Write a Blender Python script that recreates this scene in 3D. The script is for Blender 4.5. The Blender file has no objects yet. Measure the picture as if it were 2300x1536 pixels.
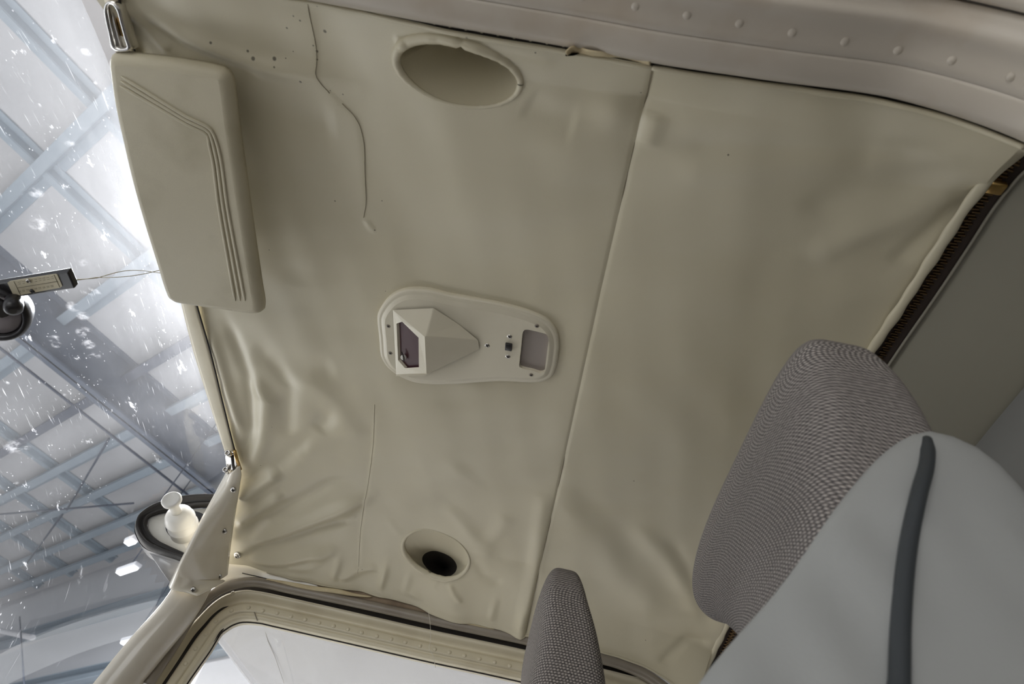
import bpy, bmesh, math, random
import numpy as np
from mathutils import Vector, Matrix

random.seed(7)
rng = np.random.default_rng(7)
scene = bpy.context.scene
COL = scene.collection
Z0 = 1.5                      # camera height above the hangar floor (all cabin numbers are relative to it)

# ------------------------------------------------------------------ camera
F = 1533.0                    # 24 mm lens on a 36 mm wide sensor, in pixels of a 2300 px frame
_lat = np.array([-230., 1802., F]); _lat /= np.linalg.norm(_lat)
_lon = np.array([1., .2, 0.]); _lon[2] = -(_lon @ _lat) / _lat[2]; _lon /= np.linalg.norm(_lon)
MC = np.array([_lon, _lat, np.cross(_lon, _lat)])      # world <- camera (x right, y down, z forward)
cam_d = bpy.data.cameras.new('camera')
cam = bpy.data.objects.new('camera', cam_d); COL.objects.link(cam)
cam_d.sensor_width = 36.0; cam_d.lens = 36.0 * F / 2300.0
cam_d.clip_start = .01; cam_d.clip_end = 200
cam_d.dof.use_dof = True; cam_d.dof.focus_distance = .95; cam_d.dof.aperture_fstop = 11.0
R = Matrix([[MC[i][0], -MC[i][1], -MC[i][2]] for i in range(3)])
cam.matrix_world = Matrix.Translation((0, 0, Z0)) @ R.to_4x4()
scene.camera = cam

# ------------------------------------------------------------------ world, exposure, big lights
scene.view_settings.view_transform = 'Standard'
scene.view_settings.look = 'None'
scene.view_settings.gamma = 1.0
scene.view_settings.use_curve_mapping = False
scene.view_settings.exposure = -0.53
W = bpy.data.worlds.new('hangar_daylight'); scene.world = W
W.use_nodes = True
nt = W.node_tree; nt.nodes.clear()
wo = nt.nodes.new('ShaderNodeOutputWorld'); bg = nt.nodes.new('ShaderNodeBackground')
tc = nt.nodes.new('ShaderNodeTexCoord'); dp = nt.nodes.new('ShaderNodeVectorMath'); dp.operation = 'DOT_PRODUCT'
dp.inputs[1].default_value = Vector((-.72, .62, -.15)).normalized()      # world light made brighter from ahead and starboard
mr = nt.nodes.new('ShaderNodeMapRange')
mr.inputs['From Min'].default_value = -.2; mr.inputs['From Max'].default_value = 1.0
mr.inputs['To Min'].default_value = .08; mr.inputs['To Max'].default_value = 2.0
nt.links.new(tc.outputs['Generated'], dp.inputs[0]); nt.links.new(dp.outputs['Value'], mr.inputs['Value'])
bg.inputs['Color'].default_value = (.96, .975, 1.0, 1)
nt.links.new(mr.outputs[0], bg.inputs['Strength']); nt.links.new(bg.outputs[0], wo.inputs[0])

def area(name, loc, target, sx, sy, power, color=(1, 1, 1)):
    l = bpy.data.lights.new(name, 'AREA'); l.shape = 'RECTANGLE'; l.size = sx; l.size_y = sy
    l.energy = power; l.color = color
    o = bpy.data.objects.new(name, l); COL.objects.link(o)
    o.location = Vector(loc)
    o.rotation_euler = (Vector(target) - Vector(loc)).to_track_quat('-Z', 'Y').to_euler()
    return o
# unseen fill light added ahead and to starboard, close to the floor
area('front_fill', (-4.6, 3.6, .25), (-.3, .7, 2.05), 3.2, 1.6, 150, (1.0, .985, .96))
# second fill light, added out of view on the near side, behind the camera
area('near_side_fill', (-2.4, -5.0, .8), (-.2, .9, 1.9), 4.0, 2.0, 125, (1.0, .99, .97))
# unseen lamp added above the windscreen to brighten the haze at its top edge
area('windscreen_fill', (-1.1, 1.2, 5.6), (-1.1, 1.2, 0), .6, .6, 420, (1, 1, 1))
# more unseen lamps added so the hangar floor bounces light up into the cabin
for x, y, e in ((-5.2, 2.0, 420), (-2.5, 3.1, 700), (-8.5, 2.5, 260), (-7.0, 7.5, 260)):
    area('floor_fill', (x, y, 5.9), (x, y, 0), .6, .6, e, (1, 1, 1))

# ------------------------------------------------------------------ pixel -> place helpers
def ray(u, v): return MC @ np.array([u - 1150., v - 768., F])
def pz(u, v, z): r = ray(u, v); return r * (z / r[2])
def py(u, v, y): r = ray(u, v); return r * (y / r[1])
def pxx(u, v, x): r = ray(u, v); return r * (x / r[0])
def roof_z(y): return .6 - .05 * np.abs((y - .61) / .446) ** 3
def roof(u, v, lower=0.0):
    r = ray(u, v); z = .58
    for _ in range(80):
        y = min(max(r[1] / r[2] * z, .06), 1.18); z = .5 * z + .5 * (float(roof_z(y)) - lower)
    return r * (z / r[2])

def rs(pts, n, closed=False):
    """Catmull-Rom resample by arc length"""
    P = [np.array(p, float) for p in pts]
    if closed: Q = [P[-1]] + P + [P[0], P[1]]
    else: Q = [2 * P[0] - P[1]] + P + [2 * P[-1] - P[-2]]
    out = []
    for i in range(1, len(Q) - 2):
        p0, p1, p2, p3 = Q[i - 1], Q[i], Q[i + 1], Q[i + 2]
        h0, h1, h2 = [max(np.linalg.norm(b_ - a_), 1e-9) for a_, b_ in ((p0, p1), (p1, p2), (p2, p3))]
        m1 = ((p1 - p0) / h0 * h1 + (p2 - p1) / h1 * h0) / (h0 + h1) * h1
        m2 = ((p2 - p1) / h1 * h2 + (p3 - p2) / h2 * h1) / (h1 + h2) * h1
        m1 = m1 * min(1., 1.4 * h0 / h1); m2 = m2 * min(1., 1.4 * h2 / h1)
        for t in np.linspace(0, 1, 24, endpoint=False):
            out.append((2 * t ** 3 - 3 * t * t + 1) * p1 + (t ** 3 - 2 * t * t + t) * m1 + (3 * t * t - 2 * t ** 3) * p2 + (t ** 3 - t * t) * m2)
    out.append(Q[-2]); out = np.array(out)
    d = np.r_[0, np.cumsum(np.linalg.norm(np.diff(out, axis=0), axis=1))]
    s = np.linspace(0, d[-1], n + 1 if closed else n)
    res = np.stack([np.interp(s, d, out[:, k]) for k in range(out.shape[1])], 1)
    return res[:-1] if closed else res

def lin(pts, n):
    P = np.array(pts, float); d = np.r_[0, np.cumsum(np.linalg.norm(np.diff(P, axis=0), axis=1))]
    s = np.linspace(0, d[-1], n)
    return np.stack([np.interp(s, d, P[:, k]) for k in range(P.shape[1])], 1)

# ------------------------------------------------------------------ materials
def mat(name, color, rough=.5, metal=0.0, spec=.5, bump=None, var=None, coat=0.0):
    m = bpy.data.materials.new(name); m.use_nodes = True
    n = m.node_tree.nodes; l = m.node_tree.links; b = n['Principled BSDF']
    b.inputs['Base Color'].default_value = (*color, 1); b.inputs['Roughness'].default_value = rough
    b.inputs['Metallic'].default_value = metal; b.inputs['Specular IOR Level'].default_value = spec
    b.inputs['Coat Weight'].default_value = coat
    t = n.new('ShaderNodeTexCoord')
    if bump:
        sc, st = bump
        nz = n.new('ShaderNodeTexNoise'); nz.inputs['Scale'].default_value = sc; nz.inputs['Detail'].default_value = 4
        bp = n.new('ShaderNodeBump'); bp.inputs['Strength'].default_value = st; bp.inputs['Distance'].default_value = .001
        l.new(t.outputs['Object'], nz.inputs['Vector']); l.new(nz.outputs['Fac'], bp.inputs['Height'])
        l.new(bp.outputs['Normal'], b.inputs['Normal'])
    if var:
        sc, c2, lo, hi = var
        nz = n.new('ShaderNodeTexNoise'); nz.inputs['Scale'].default_value = sc; nz.inputs['Detail'].default_value = 6
        mp = n.new('ShaderNodeMapRange'); mp.inputs['From Min'].default_value = lo; mp.inputs['From Max'].default_value = hi
        mx = n.new('ShaderNodeMix'); mx.data_type = 'RGBA'
        mx.inputs['A'].default_value = (*color, 1); mx.inputs['B'].default_value = (*c2, 1)
        l.new(t.outputs['Object'], nz.inputs['Vector']); l.new(nz.outputs['Fac'], mp.inputs['Value'])
        l.new(mp.outputs[0], mx.inputs['Factor']); l.new(mx.outputs['Result'], b.inputs['Base Color'])
    return m

CREAM = (.595, .545, .405)
M = {}
M['headliner'] = mat('cream_vinyl', CREAM, .42, bump=(900, .12), var=(5, (.55, .495, .35), .42, .75))
M['console'] = mat('console_plastic', (.67, .62, .49), .38, bump=(500, .06), var=(11, (.60, .55, .42), .5, .8))
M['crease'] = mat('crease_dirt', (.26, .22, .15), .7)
M['headliner_shaded'] = mat('shaded_vinyl', (.22, .205, .16), .5, bump=(900, .12))  # headliner vinyl with the dim rear shade put into its colour
M['visor'] = mat('visor_vinyl', (.52, .47, .34), .5, bump=(1400, .25), var=(11, (.40, .355, .24), .52, .75))
M['paint'] = mat('cream_paint', (.76, .71, .60), .22, bump=(300, .04), var=(14, (.70, .64, .52), .5, .8), coat=.3)
M['pillar'] = mat('post_paint', (.60, .55, .46), .24, bump=(300, .04), var=(14, (.54, .48, .38), .5, .8), coat=.3)
M['door_paint'] = mat('door_paint', (.70, .635, .475), .35, bump=(300, .05), var=(12, (.58, .51, .36), .5, .8))
M['rail'] = mat('greige_paint', (.50, .45, .38), .38, bump=(260, .08), var=(16, (.42, .35, .27), .52, .75))
M['tube'] = mat('warm_grey_tube', (.27, .235, .19), .36, var=(18, (.2, .165, .13), .5, .8))
M['gap'] = mat('dark_gap', (.025, .02, .016), .8)
M['foam'] = mat('yellow_foam', (.62, .53, .34), .8, bump=(200, .5), var=(30, (.5, .4, .24), .45, .7))
M['tan'] = mat('tan_backing', (.30, .225, .15), .85, bump=(120, .6), var=(22, (.12, .08, .05), .45, .75))
M['chrome'] = mat('chrome', (.75, .73, .70), .16, metal=1.0)
M['steel'] = mat('screw_steel', (.55, .53, .5), .3, metal=1.0)
M['brass'] = mat('brass', (.62, .42, .16), .35, metal=1.0, var=(60, (.35, .2, .08), .4, .7))
M['zip'] = mat('zip_metal', (.22, .145, .075), .45, metal=1.0)
M['tape'] = mat('zip_tape', (.035, .022, .016), .85, bump=(1500, .4))
M['black'] = mat('black_plastic', (.018, .016, .017), .35)
M['rubber'] = mat('black_rubber', (.02, .017, .015), .55, bump=(160, .3))
M['gasket'] = mat('charcoal_gasket', (.05, .05, .055), .6)
M['white_plastic'] = mat('white_plastic', (.84, .82, .77), .3, var=(22, (.66, .64, .58), .5, .8))
M['lens_dark'] = mat('maroon_recess', (.05, .014, .018), .45, spec=.2)
M['mauve'] = mat('mauve_plate', (.30, .26, .235), .55)
M['card'] = mat('yellowed_card', (.55, .49, .34), .6)
M['ink'] = mat('card_ink', (.14, .12, .09), .7)
M['wire'] = mat('old_wire', (.38, .33, .2), .5)
M['thread'] = mat('pale_thread', (.72, .68, .58), .7)
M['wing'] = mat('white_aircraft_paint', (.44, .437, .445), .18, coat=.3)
M['vinyl_grey'] = mat('grey_vinyl', (.40, .41, .405), .5, bump=(700, .15))
M['welt'] = mat('charcoal_welt', (.048, .055, .061), .55)
M['panel'] = mat('hangar_panel', (.60, .595, .61), .7, var=(.6, (.54, .535, .55), .45, .7))
M['beam'] = mat('blue_grey_steel', (.34, .40, .46), .5)
M['rafter'] = mat('dark_blue_steel', (.125, .15, .20), .5)
M['dark_beam'] = mat('slate_steel', (.09, .105, .145), .5)
M['wallw'] = mat('hangar_wall_sheet', (.66, .66, .685), .6)
M['lensgrey'] = mat('grey_lens', (.30, .27, .28), .2)
m = bpy.data.materials.new('lamp_glow'); m.use_nodes = True
m.node_tree.nodes['Principled BSDF'].inputs['Emission Color'].default_value = (1, 1, 1, 1)
m.node_tree.nodes['Principled BSDF'].inputs['Emission Strength'].default_value = 4.0
M['lamp'] = m

def fabric():
    m = bpy.data.materials.new('tweed_upholstery'); m.use_nodes = True
    n = m.node_tree.nodes; l = m.node_tree.links; b = n['Principled BSDF']
    b.inputs['Roughness'].default_value = .85; b.inputs['Specular IOR Level'].default_value = .2
    uv = n.new('ShaderNodeUVMap'); uv.uv_map = 'UVMap'
    nz = n.new('ShaderNodeTexNoise'); nz.inputs['Scale'].default_value = 90; nz.inputs['Detail'].default_value = 2
    l.new(uv.outputs[0], nz.inputs['Vector'])
    sub = n.new('ShaderNodeVectorMath'); sub.operation = 'SUBTRACT'; sub.inputs[1].default_value = (.5, .5, .5)
    l.new(nz.outputs['Color'], sub.inputs[0])
    sc = n.new('ShaderNodeVectorMath'); sc.operation = 'SCALE'; sc.inputs['Scale'].default_value = .0012
    l.new(sub.outputs[0], sc.inputs[0])
    add = n.new('ShaderNodeVectorMath'); add.operation = 'ADD'
    l.new(uv.outputs[0], add.inputs[0]); l.new(sc.outputs[0], add.inputs[1])
    sep = n.new('ShaderNodeSeparateXYZ'); l.new(add.outputs[0], sep.inputs[0])
    def math_(op, a, bv=None):
        x = n.new('ShaderNodeMath'); x.operation = op
        if isinstance(a, (int, float)): x.inputs[0].default_value = a
        else: l.new(a, x.inputs[0])
        if bv is not None:
            if isinstance(bv, (int, float)): x.inputs[1].default_value = bv
            else: l.new(bv, x.inputs[1])
        return x.outputs[0]
    U = math_('MULTIPLY', sep.outputs[0], 2 * math.pi / .0038)
    V = math_('MULTIPLY', sep.outputs[1], 2 * math.pi / .0031)
    c2 = math_('COSINE', math_('MULTIPLY', V, .5))      # rows of short dashes, staggered row by row
    w = math_('MULTIPLY', math_('SINE', U), math_('SIGN', c2))
    wn = n.new('ShaderNodeTexNoise'); wn.inputs['Scale'].default_value = 480; wn.inputs['Detail'].default_value = 2
    l.new(uv.outputs[0], wn.inputs['Vector'])
    h = math_('MULTIPLY', math_('ABSOLUTE', c2), math_('ADD', math_('MULTIPLY', w, .38), .62))
    f = math_('ADD', math_('MULTIPLY', h, .85), math_('MULTIPLY', math_('SUBTRACT', wn.outputs['Fac'], .5), .9))
    cr = n.new('ShaderNodeValToRGB')
    cr.color_ramp.elements[0].position = .05; cr.color_ramp.elements[0].color = (.085, .078, .078, 1)
    cr.color_ramp.elements[1].position = .85; cr.color_ramp.elements[1].color = (.58, .53, .49, 1)
    e = cr.color_ramp.elements.new(.45); e.color = (.31, .282, .268, 1)
    l.new(f, cr.inputs[0]); l.new(cr.outputs[0], b.inputs['Base Color'])
    bp = n.new('ShaderNodeBump'); bp.inputs['Strength'].default_value = .8; bp.inputs['Distance'].default_value = .0012
    l.new(h, bp.inputs['Height']); l.new(bp.outputs[0], b.inputs['Normal'])
    return m
M['fabric'] = fabric()

def glass_mat(name, dusty):
    m = bpy.data.materials.new(name); m.use_nodes = True
    n = m.node_tree.nodes; l = m.node_tree.links
    for x in list(n):
        if x.type != 'OUTPUT_MATERIAL': n.remove(x)
    out = [x for x in n if x.type == 'OUTPUT_MATERIAL'][0]
    tr = n.new('ShaderNodeBsdfTransparent'); tr.inputs[0].default_value = (.90, .935, .97, 1) if dusty else (.93, .935, .935, 1)
    gl = n.new('ShaderNodeBsdfGlossy'); gl.inputs['Roughness'].default_value = .03
    mx = n.new('ShaderNodeMixShader'); mx.inputs[0].default_value = .05
    l.new(tr.outputs[0], mx.inputs[1]); l.new(gl.outputs[0], mx.inputs[2])
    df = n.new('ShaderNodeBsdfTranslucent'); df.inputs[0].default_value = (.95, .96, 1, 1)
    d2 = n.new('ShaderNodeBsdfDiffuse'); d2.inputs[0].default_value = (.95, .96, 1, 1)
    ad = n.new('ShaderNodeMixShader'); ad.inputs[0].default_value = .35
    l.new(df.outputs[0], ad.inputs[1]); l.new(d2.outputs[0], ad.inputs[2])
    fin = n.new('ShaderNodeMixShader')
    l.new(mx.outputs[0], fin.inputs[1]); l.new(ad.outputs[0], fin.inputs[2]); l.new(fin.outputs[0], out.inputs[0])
    if not dusty:
        fin.inputs[0].default_value = .04
        return m
    uv = n.new('ShaderNodeUVMap'); uv.uv_map = 'UVMap'
    def ma(op, a, bv=None, cl=False):
        x = n.new('ShaderNodeMath'); x.operation = op; x.use_clamp = cl
        for i, q in enumerate((a, bv)):
            if q is None: continue
            if isinstance(q, (int, float)): x.inputs[i].default_value = q
            else: l.new(q, x.inputs[i])
        return x.outputs[0]
    def mapped(rot, scl):
        mp = n.new('ShaderNodeMapping'); mp.inputs['Rotation'].default_value = (0, 0, rot); mp.inputs['Scale'].default_value = scl
        l.new(uv.outputs[0], mp.inputs[0]); return mp.outputs[0]
    def noise(vec, s, d, lo, hi, r=.5):
        z = n.new('ShaderNodeTexNoise'); z.inputs['Scale'].default_value = s; z.inputs['Detail'].default_value = d
        z.inputs['Roughness'].default_value = r
        l.new(vec, z.inputs['Vector'])
        k = n.new('ShaderNodeMapRange'); k.inputs['From Min'].default_value = lo; k.inputs['From Max'].default_value = hi
        k.clamp = True
        l.new(z.outputs['Fac'], k.inputs['Value']); return k.outputs[0]
    parts = []
    # hair scratches: strongly stretched noise in a few directions, broken up by a coarse mask
    for rot, s, st, lo, hi in ((.9, 28, 26, .67, .76), (1.15, 40, 30, .68, .78), (.55, 22, 18, .70, .79), (-.5, 20, 22, .71, .80), (2.3, 26, 24, .705, .80), (1.4, 60, 40, .68, .78)):
        a = noise(mapped(rot, (1, st, 1)), s, 1.5, lo, hi)
        k = noise(mapped(rot + .3, (1, 1, 1)), 9 + s * .1, 2, .50, .62)
        parts.append(ma('MULTIPLY', ma('MULTIPLY', a, k), .42))
    # dried droplets and smears
    vo = n.new('ShaderNodeTexVoronoi'); vo.inputs['Scale'].default_value = 46; 
    dn_ = n.new('ShaderNodeTexNoise'); dn_.inputs['Scale'].default_value = 60; dn_.inputs['Detail'].default_value = 3; l.new(uv.outputs[0], dn_.inputs['Vector'])
    dsc_ = n.new('ShaderNodeVectorMath'); dsc_.operation = 'SCALE'; dsc_.inputs['Scale'].default_value = .016; l.new(dn_.outputs['Color'], dsc_.inputs[0])
    dad_ = n.new('ShaderNodeVectorMath'); dad_.operation = 'ADD'; l.new(mapped(.2, (1, 1.3, 1)), dad_.inputs[0]); l.new(dsc_.outputs[0], dad_.inputs[1])
    l.new(dad_.outputs[0], vo.inputs['Vector'])
    spot = ma('MULTIPLY', ma('SUBTRACT', .13, vo.outputs['Distance'], True), 9.0, True)
    parts.append(ma('MULTIPLY', ma('MULTIPLY', spot, noise(mapped(0, (1, 1, 1)), 30, 2, .52, .64)), .32))
    v2 = n.new('ShaderNodeTexVoronoi'); v2.inputs['Scale'].default_value = 130; l.new(mapped(.9, (1, 1.8, 1)), v2.inputs['Vector'])
    parts.append(ma('MULTIPLY', ma('MULTIPLY', ma('MULTIPLY', ma('SUBTRACT', .16, v2.outputs['Distance'], True), 14.0, True), noise(mapped(.1, (1, 1, 1)), 17, 2, .52, .64)), .38))
    parts.append(ma('MULTIPLY', noise(mapped(.4, (1, 2.4, 1)), 20, 6, .63, .70, .7), .6))
    # header glow painted on as white haze (v = 0 is the header) and an even film
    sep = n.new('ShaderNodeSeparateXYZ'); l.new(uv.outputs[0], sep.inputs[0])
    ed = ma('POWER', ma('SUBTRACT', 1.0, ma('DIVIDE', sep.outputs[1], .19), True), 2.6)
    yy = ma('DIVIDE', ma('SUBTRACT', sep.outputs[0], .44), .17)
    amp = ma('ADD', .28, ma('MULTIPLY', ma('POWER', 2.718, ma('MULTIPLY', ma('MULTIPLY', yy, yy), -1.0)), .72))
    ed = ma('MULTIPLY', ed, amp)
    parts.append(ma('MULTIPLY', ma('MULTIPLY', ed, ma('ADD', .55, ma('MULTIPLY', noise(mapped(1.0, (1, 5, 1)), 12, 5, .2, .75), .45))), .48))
    parts.append(ma('ADD', .022, ma('MULTIPLY', noise(mapped(0, (1, 1, 1)), 7, 4, .35, .7), .045)))
    for cu, cv, rr_ in STAINS:                                  # dried runs and adhesive residue, each in its place on the pane
        dd = n.new('ShaderNodeVectorMath'); dd.operation = 'DISTANCE'; dd.inputs[1].default_value = (cu, cv, 0); l.new(uv.outputs[0], dd.inputs[0])
        bl = ma('MULTIPLY', ma('SUBTRACT', 1.0, ma('DIVIDE', dd.outputs['Value'], rr_), True), 2.2, True)
        parts.append(ma('MULTIPLY', ma('MULTIPLY', bl, noise(mapped(.5, (1, 1, 1)), 75, 5, .46, .62, .65)), .24))
    tot = parts[0]
    for q in parts[1:]: tot = ma('ADD', tot, q)
    dd = n.new('ShaderNodeVectorMath'); dd.operation = 'DISTANCE'; dd.inputs[1].default_value = (*ROOT_UV, 0); l.new(uv.outputs[0], dd.inputs[0])
    wiped = n.new('ShaderNodeMapRange'); wiped.inputs['From Min'].default_value = .10; wiped.inputs['From Max'].default_value = .22; wiped.inputs['To Min'].default_value = .1   # wiped clean round the vent
    l.new(dd.outputs['Value'], wiped.inputs['Value'])
    tot = ma('MULTIPLY', ma('MINIMUM', tot, .85), wiped.outputs[0])
    l.new(tot, fin.inputs[0])
    return m
M['pane'] = glass_mat('clear_acrylic', False)

# ------------------------------------------------------------------ object helpers
def put(o, label=None, cat=None, group=None, kind=None):
    if label: o['label'] = label
    if cat: o['category'] = cat
    if group: o['group'] = group
    if kind: o['kind'] = kind
    return o
ROOTLOC = {}
def thing(name, loc, label=None, cat=None, group=None, kind=None):
    o = bpy.data.objects.new(name, None); COL.objects.link(o)
    o.location = (loc[0], loc[1], loc[2] + Z0); o.empty_display_size = .02
    ROOTLOC[o.name] = np.array([loc[0], loc[1], loc[2]], float)
    return put(o, label, cat, group, kind)
def mk(name, verts, faces, m, parent=None, smooth=True, uv=None, mi=None, loc=None):
    """mesh from cabin coordinates; becomes a child of `parent` or a top-level object with its origin at loc"""
    V = np.array(verts, float)
    if parent is not None: base = ROOTLOC[parent.name]
    elif loc is not None: base = np.array(loc, float)
    else:
        base = V.mean(0)
    me = bpy.data.meshes.new(name)
    me.from_pydata((V - base).tolist(), [], [list(map(int, f)) for f in faces])
    for q in (m if isinstance(m, (list, tuple)) else [m]): me.materials.append(q)
    if mi is not None: me.polygons.foreach_set('material_index', np.array(mi, dtype=np.int32))
    if uv is not None:
        ul = me.uv_layers.new(name='UVMap'); li = np.empty(len(me.loops), dtype=np.int32)
        me.loops.foreach_get('vertex_index', li)
        if len(uv) == len(V): ul.data.foreach_set('uv', np.array(uv, np.float32)[li].ravel())
        else: ul.data.foreach_set('uv', np.array(uv, np.float32).ravel())
    me.polygons.foreach_set('use_smooth', np.full(len(me.polygons), smooth))
    for p in me.polygons:
        if len(p.vertices) > 8: p.use_smooth = False
    me.update(); me.validate()
    o = bpy.data.objects.new(name, me); COL.objects.link(o)
    if parent is None:
        o.location = (base[0], base[1], base[2] + Z0); ROOTLOC[o.name] = base
    else:
        o.parent = parent
        ROOTLOC[o.name] = base
    return o
class G:
    """collects geometry"""
    def __init__(s): s.v = []; s.f = []; s.mi = []; s.u = []
    def add(s, v, f, mi=0):
        k = len(s.v); s.v += [tuple(map(float, p)) for p in v]; s.f += [[i + k for i in q] for q in f]; s.mi += [mi] * len(f); return s
    def box(s, c, sx, sy, sz, ax=None, mi=0):
        A = np.eye(3) if ax is None else np.array(ax, float)
        c = np.array(c, float); v = []
        for x in (-1, 1):
            for y in (-1, 1):
                for z in (-1, 1): v.append(c + A[0] * x * sx / 2 + A[1] * y * sy / 2 + A[2] * z * sz / 2)
        return s.add(v, [(0, 1, 3, 2), (4, 6, 7, 5), (0, 4, 5, 1), (2, 3, 7, 6), (0, 2, 6, 4), (1, 5, 7, 3)], mi)
    def tube(s, pts, r, n=10, mi=0, cap=True, flat=1.0, up=None):
        P = np.array(pts, float); k = len(P)
        T = np.gradient(P, axis=0); T /= np.linalg.norm(T, axis=1)[:, None] + 1e-12
        ref = np.array(up if up is not None else (0, 0, 1), float)
        if up is None and abs(T[0] @ ref) > .9: ref = np.array((1., 0, 0))
        rr = np.full(k, r) if np.isscalar(r) else np.array(r, float)
        v = []; b = ref - T[0] * (ref @ T[0])
        for i in range(k):
            if up is not None: b = ref
            b = b - T[i] * (b @ T[i]); b = b / (np.linalg.norm(b) + 1e-12); a = np.cross(T[i], b)
            for j in range(n):
                t = 2 * math.pi * j / n; v.append(P[i] + rr[i] * (a * math.cos(t) + b * math.sin(t) * flat))
        f = [(i * n + j, i * n + (j + 1) % n, (i + 1) * n + (j + 1) % n, (i + 1) * n + j) for i in range(k - 1) for j in range(n)]
        if cap: f += [list(range(n))[::-1], [(k - 1) * n + j for j in range(n)]]
        return s.add(v, f, mi)
    def lathe(s, base, axis, prof, n=28, mi=0, ref=(0, 0, 1)):
        """prof: (distance along axis, radius)"""
        a = np.array(axis, float); a /= np.linalg.norm(a); e = np.cross(a, np.array(ref, float))
        if np.linalg.norm(e) < 1e-3: e = np.cross(a, np.array((1., 0, 0)))
        e /= np.linalg.norm(e); b = np.cross(a, e); base = np.array(base, float); v = []
        for d, r in prof:
            for j in range(n):
                t = 2 * math.pi * j / n; v.append(base + a * d + (e * math.cos(t) + b * math.sin(t)) * max(r, 1e-5))
        k = len(prof)
        f = [(i * n + j, i * n + (j + 1) % n, (i + 1) * n + (j + 1) % n, (i + 1) * n + j) for i in range(k - 1) for j in range(n)]
        f += [list(range(n))[::-1], [(k - 1) * n + j for j in range(n)]]
        return s.add(v, f, mi)
    def grid(s, A, mi=0):
        A = np.array(A, float); r, c = A.shape[:2]
        return s.add(A.reshape(-1, 3), [(i * c + j, i * c + j + 1, (i + 1) * c + j + 1, (i + 1) * c + j) for i in range(r - 1) for j in range(c - 1)], mi)
    def make(s, name, m, parent=None, smooth=True, loc=None, uv=None):
        return mk(name, s.v, s.f, m, parent, smooth, uv=uv, mi=s.mi, loc=loc)
def bevel(o, w, seg=2):
    b = o.modifiers.new('bevel', 'BEVEL'); b.width = w; b.segments = seg; b.limit_method = 'ANGLE'; return o
def solid(o, t, off=-1):
    b = o.modifiers.new('solidify', 'SOLIDIFY'); b.thickness = t; b.offset = off; return o
def child_copy(src, parent, mw):
    """another object with the same mesh under `parent`; mw is its place in cabin coordinates"""
    o = src.copy(); COL.objects.link(o); o.parent = parent
    o.matrix_basis = Matrix.Translation(-Vector(ROOTLOC[parent.name])) @ mw
    return o
def frame_to(p, nrm, spin=0.0):
    q = Vector(nrm).normalized().to_track_quat('Z', 'Y')
    return Matrix.Translation(Vector(p)) @ q.to_matrix().to_4x4() @ Matrix.Rotation(spin, 4, 'Z')

def dome_mesh(name, r, h, m, n=14):
    g = G(); pr = [(0, r)] + [(h * math.sin(a), r * math.cos(a)) for a in np.linspace(.15, 1.45, 6)] + [(h, 0)]
    g.lathe((0, 0, 0), (0, 0, 1), pr, n, ref=(0, 1, 0))
    me = bpy.data.meshes.new(name); me.from_pydata(g.v, [], g.f); me.materials.append(m)
    me.polygons.foreach_set('use_smooth', np.full(len(me.polygons), True)); return me
def screw_mesh(name, r, h, mhead, mslot):
    g = G(); pr = [(-.001, r), (0, r)] + [(h * math.sin(a), r * math.cos(a)) for a in np.linspace(.15, 1.2, 5)] + [(h, 0)]
    g.lathe((0, 0, 0), (0, 0, 1), pr, 16, ref=(0, 1, 0))
    g.box((0, 0, h), r * 1.0, r * .26, r * .2, mi=1); g.box((0, 0, h), r * .26, r * 1.0, r * .2, mi=1)
    me = bpy.data.meshes.new(name); me.from_pydata(g.v, [], g.f); me.materials.append(mhead); me.materials.append(mslot)
    me.polygons.foreach_set('material_index', np.array(g.mi, np.int32))
    me.polygons.foreach_set('use_smooth', np.full(len(me.polygons), True)); return me
def inst(name, me, parent, p, nrm, spin=0.0):
    o = bpy.data.objects.new(name, me); COL.objects.link(o); o.parent = parent
    o.matrix_basis = Matrix.Translation(-Vector(ROOTLOC[parent.name])) @ frame_to(p, nrm, spin); return o
# ================================================================== SETTING: headliner
ROOF = thing('ceiling', (-.08, .61, .6), kind='structure', label='sagging cream vinyl headliner of the small aircraft cabin')
YN, YF = .158, 1.06                                       # the two long edges of the headliner
near_e = np.array([py(u, v, YN) for u, v in [(150, -92), (430, -46), (700, -3), (1000, 62), (1160, 90), (1290, 112), (1460, 143), (1700, 179), (2000, 223), (2150, 263), (2302, 322)]])
far_e = np.array([py(u, v, YF) for u, v in [(512, 1265), (553, 1267), (590, 1278), (644, 1293), (708, 1308), (743, 1315), (780, 1319), (809, 1323), (851, 1336), (908, 1349), (948, 1363), (972, 1375), (1008, 1389), (1072, 1399), (1145, 1419), (1172, 1431), (1182, 1425), (1290, 1447), (1370, 1466), (1440, 1490), (1500, 1525), (1560, 1582)]])
front_e = np.array([roof(u, v) for u, v in [(262, 60), (300, 200), (350, 390), (443, 685), (490, 850), (525, 1005), (541, 1045), (540, 1075), (525, 1170)]])
front_e = np.vstack([near_e[0], front_e, far_e[0]])
aft_e = np.array([roof(u, v) for u, v in [(2200, 432), (2130, 533), (2060, 635), (1965, 765), (1880, 905), (1780, 1090), (1690, 1275), (1600, 1458)]])
aft_e = np.vstack([near_e[-1], aft_e, far_e[-1]])
seam_px = [(1468, 143), (1452, 215), (1436, 272), (1400, 430), (1350, 650), (1300, 880), (1250, 1110), (1213, 1270), (1180, 1425)]
def split_at(curve, x):
    i = int(np.argmin(np.abs(curve[:, 0] - x))); return i
NE = rs(near_e, 900); FE = rs(far_e, 900)
seam_e = np.array([roof(u, v) for u, v in seam_px[1:-1]])
iN = split_at(NE, py(*seam_px[0], YN)[0]); iF = split_at(FE, py(*seam_px[-1], YF)[0])
seam_e = np.vstack([NE[iN], seam_e, FE[iF]])

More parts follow.
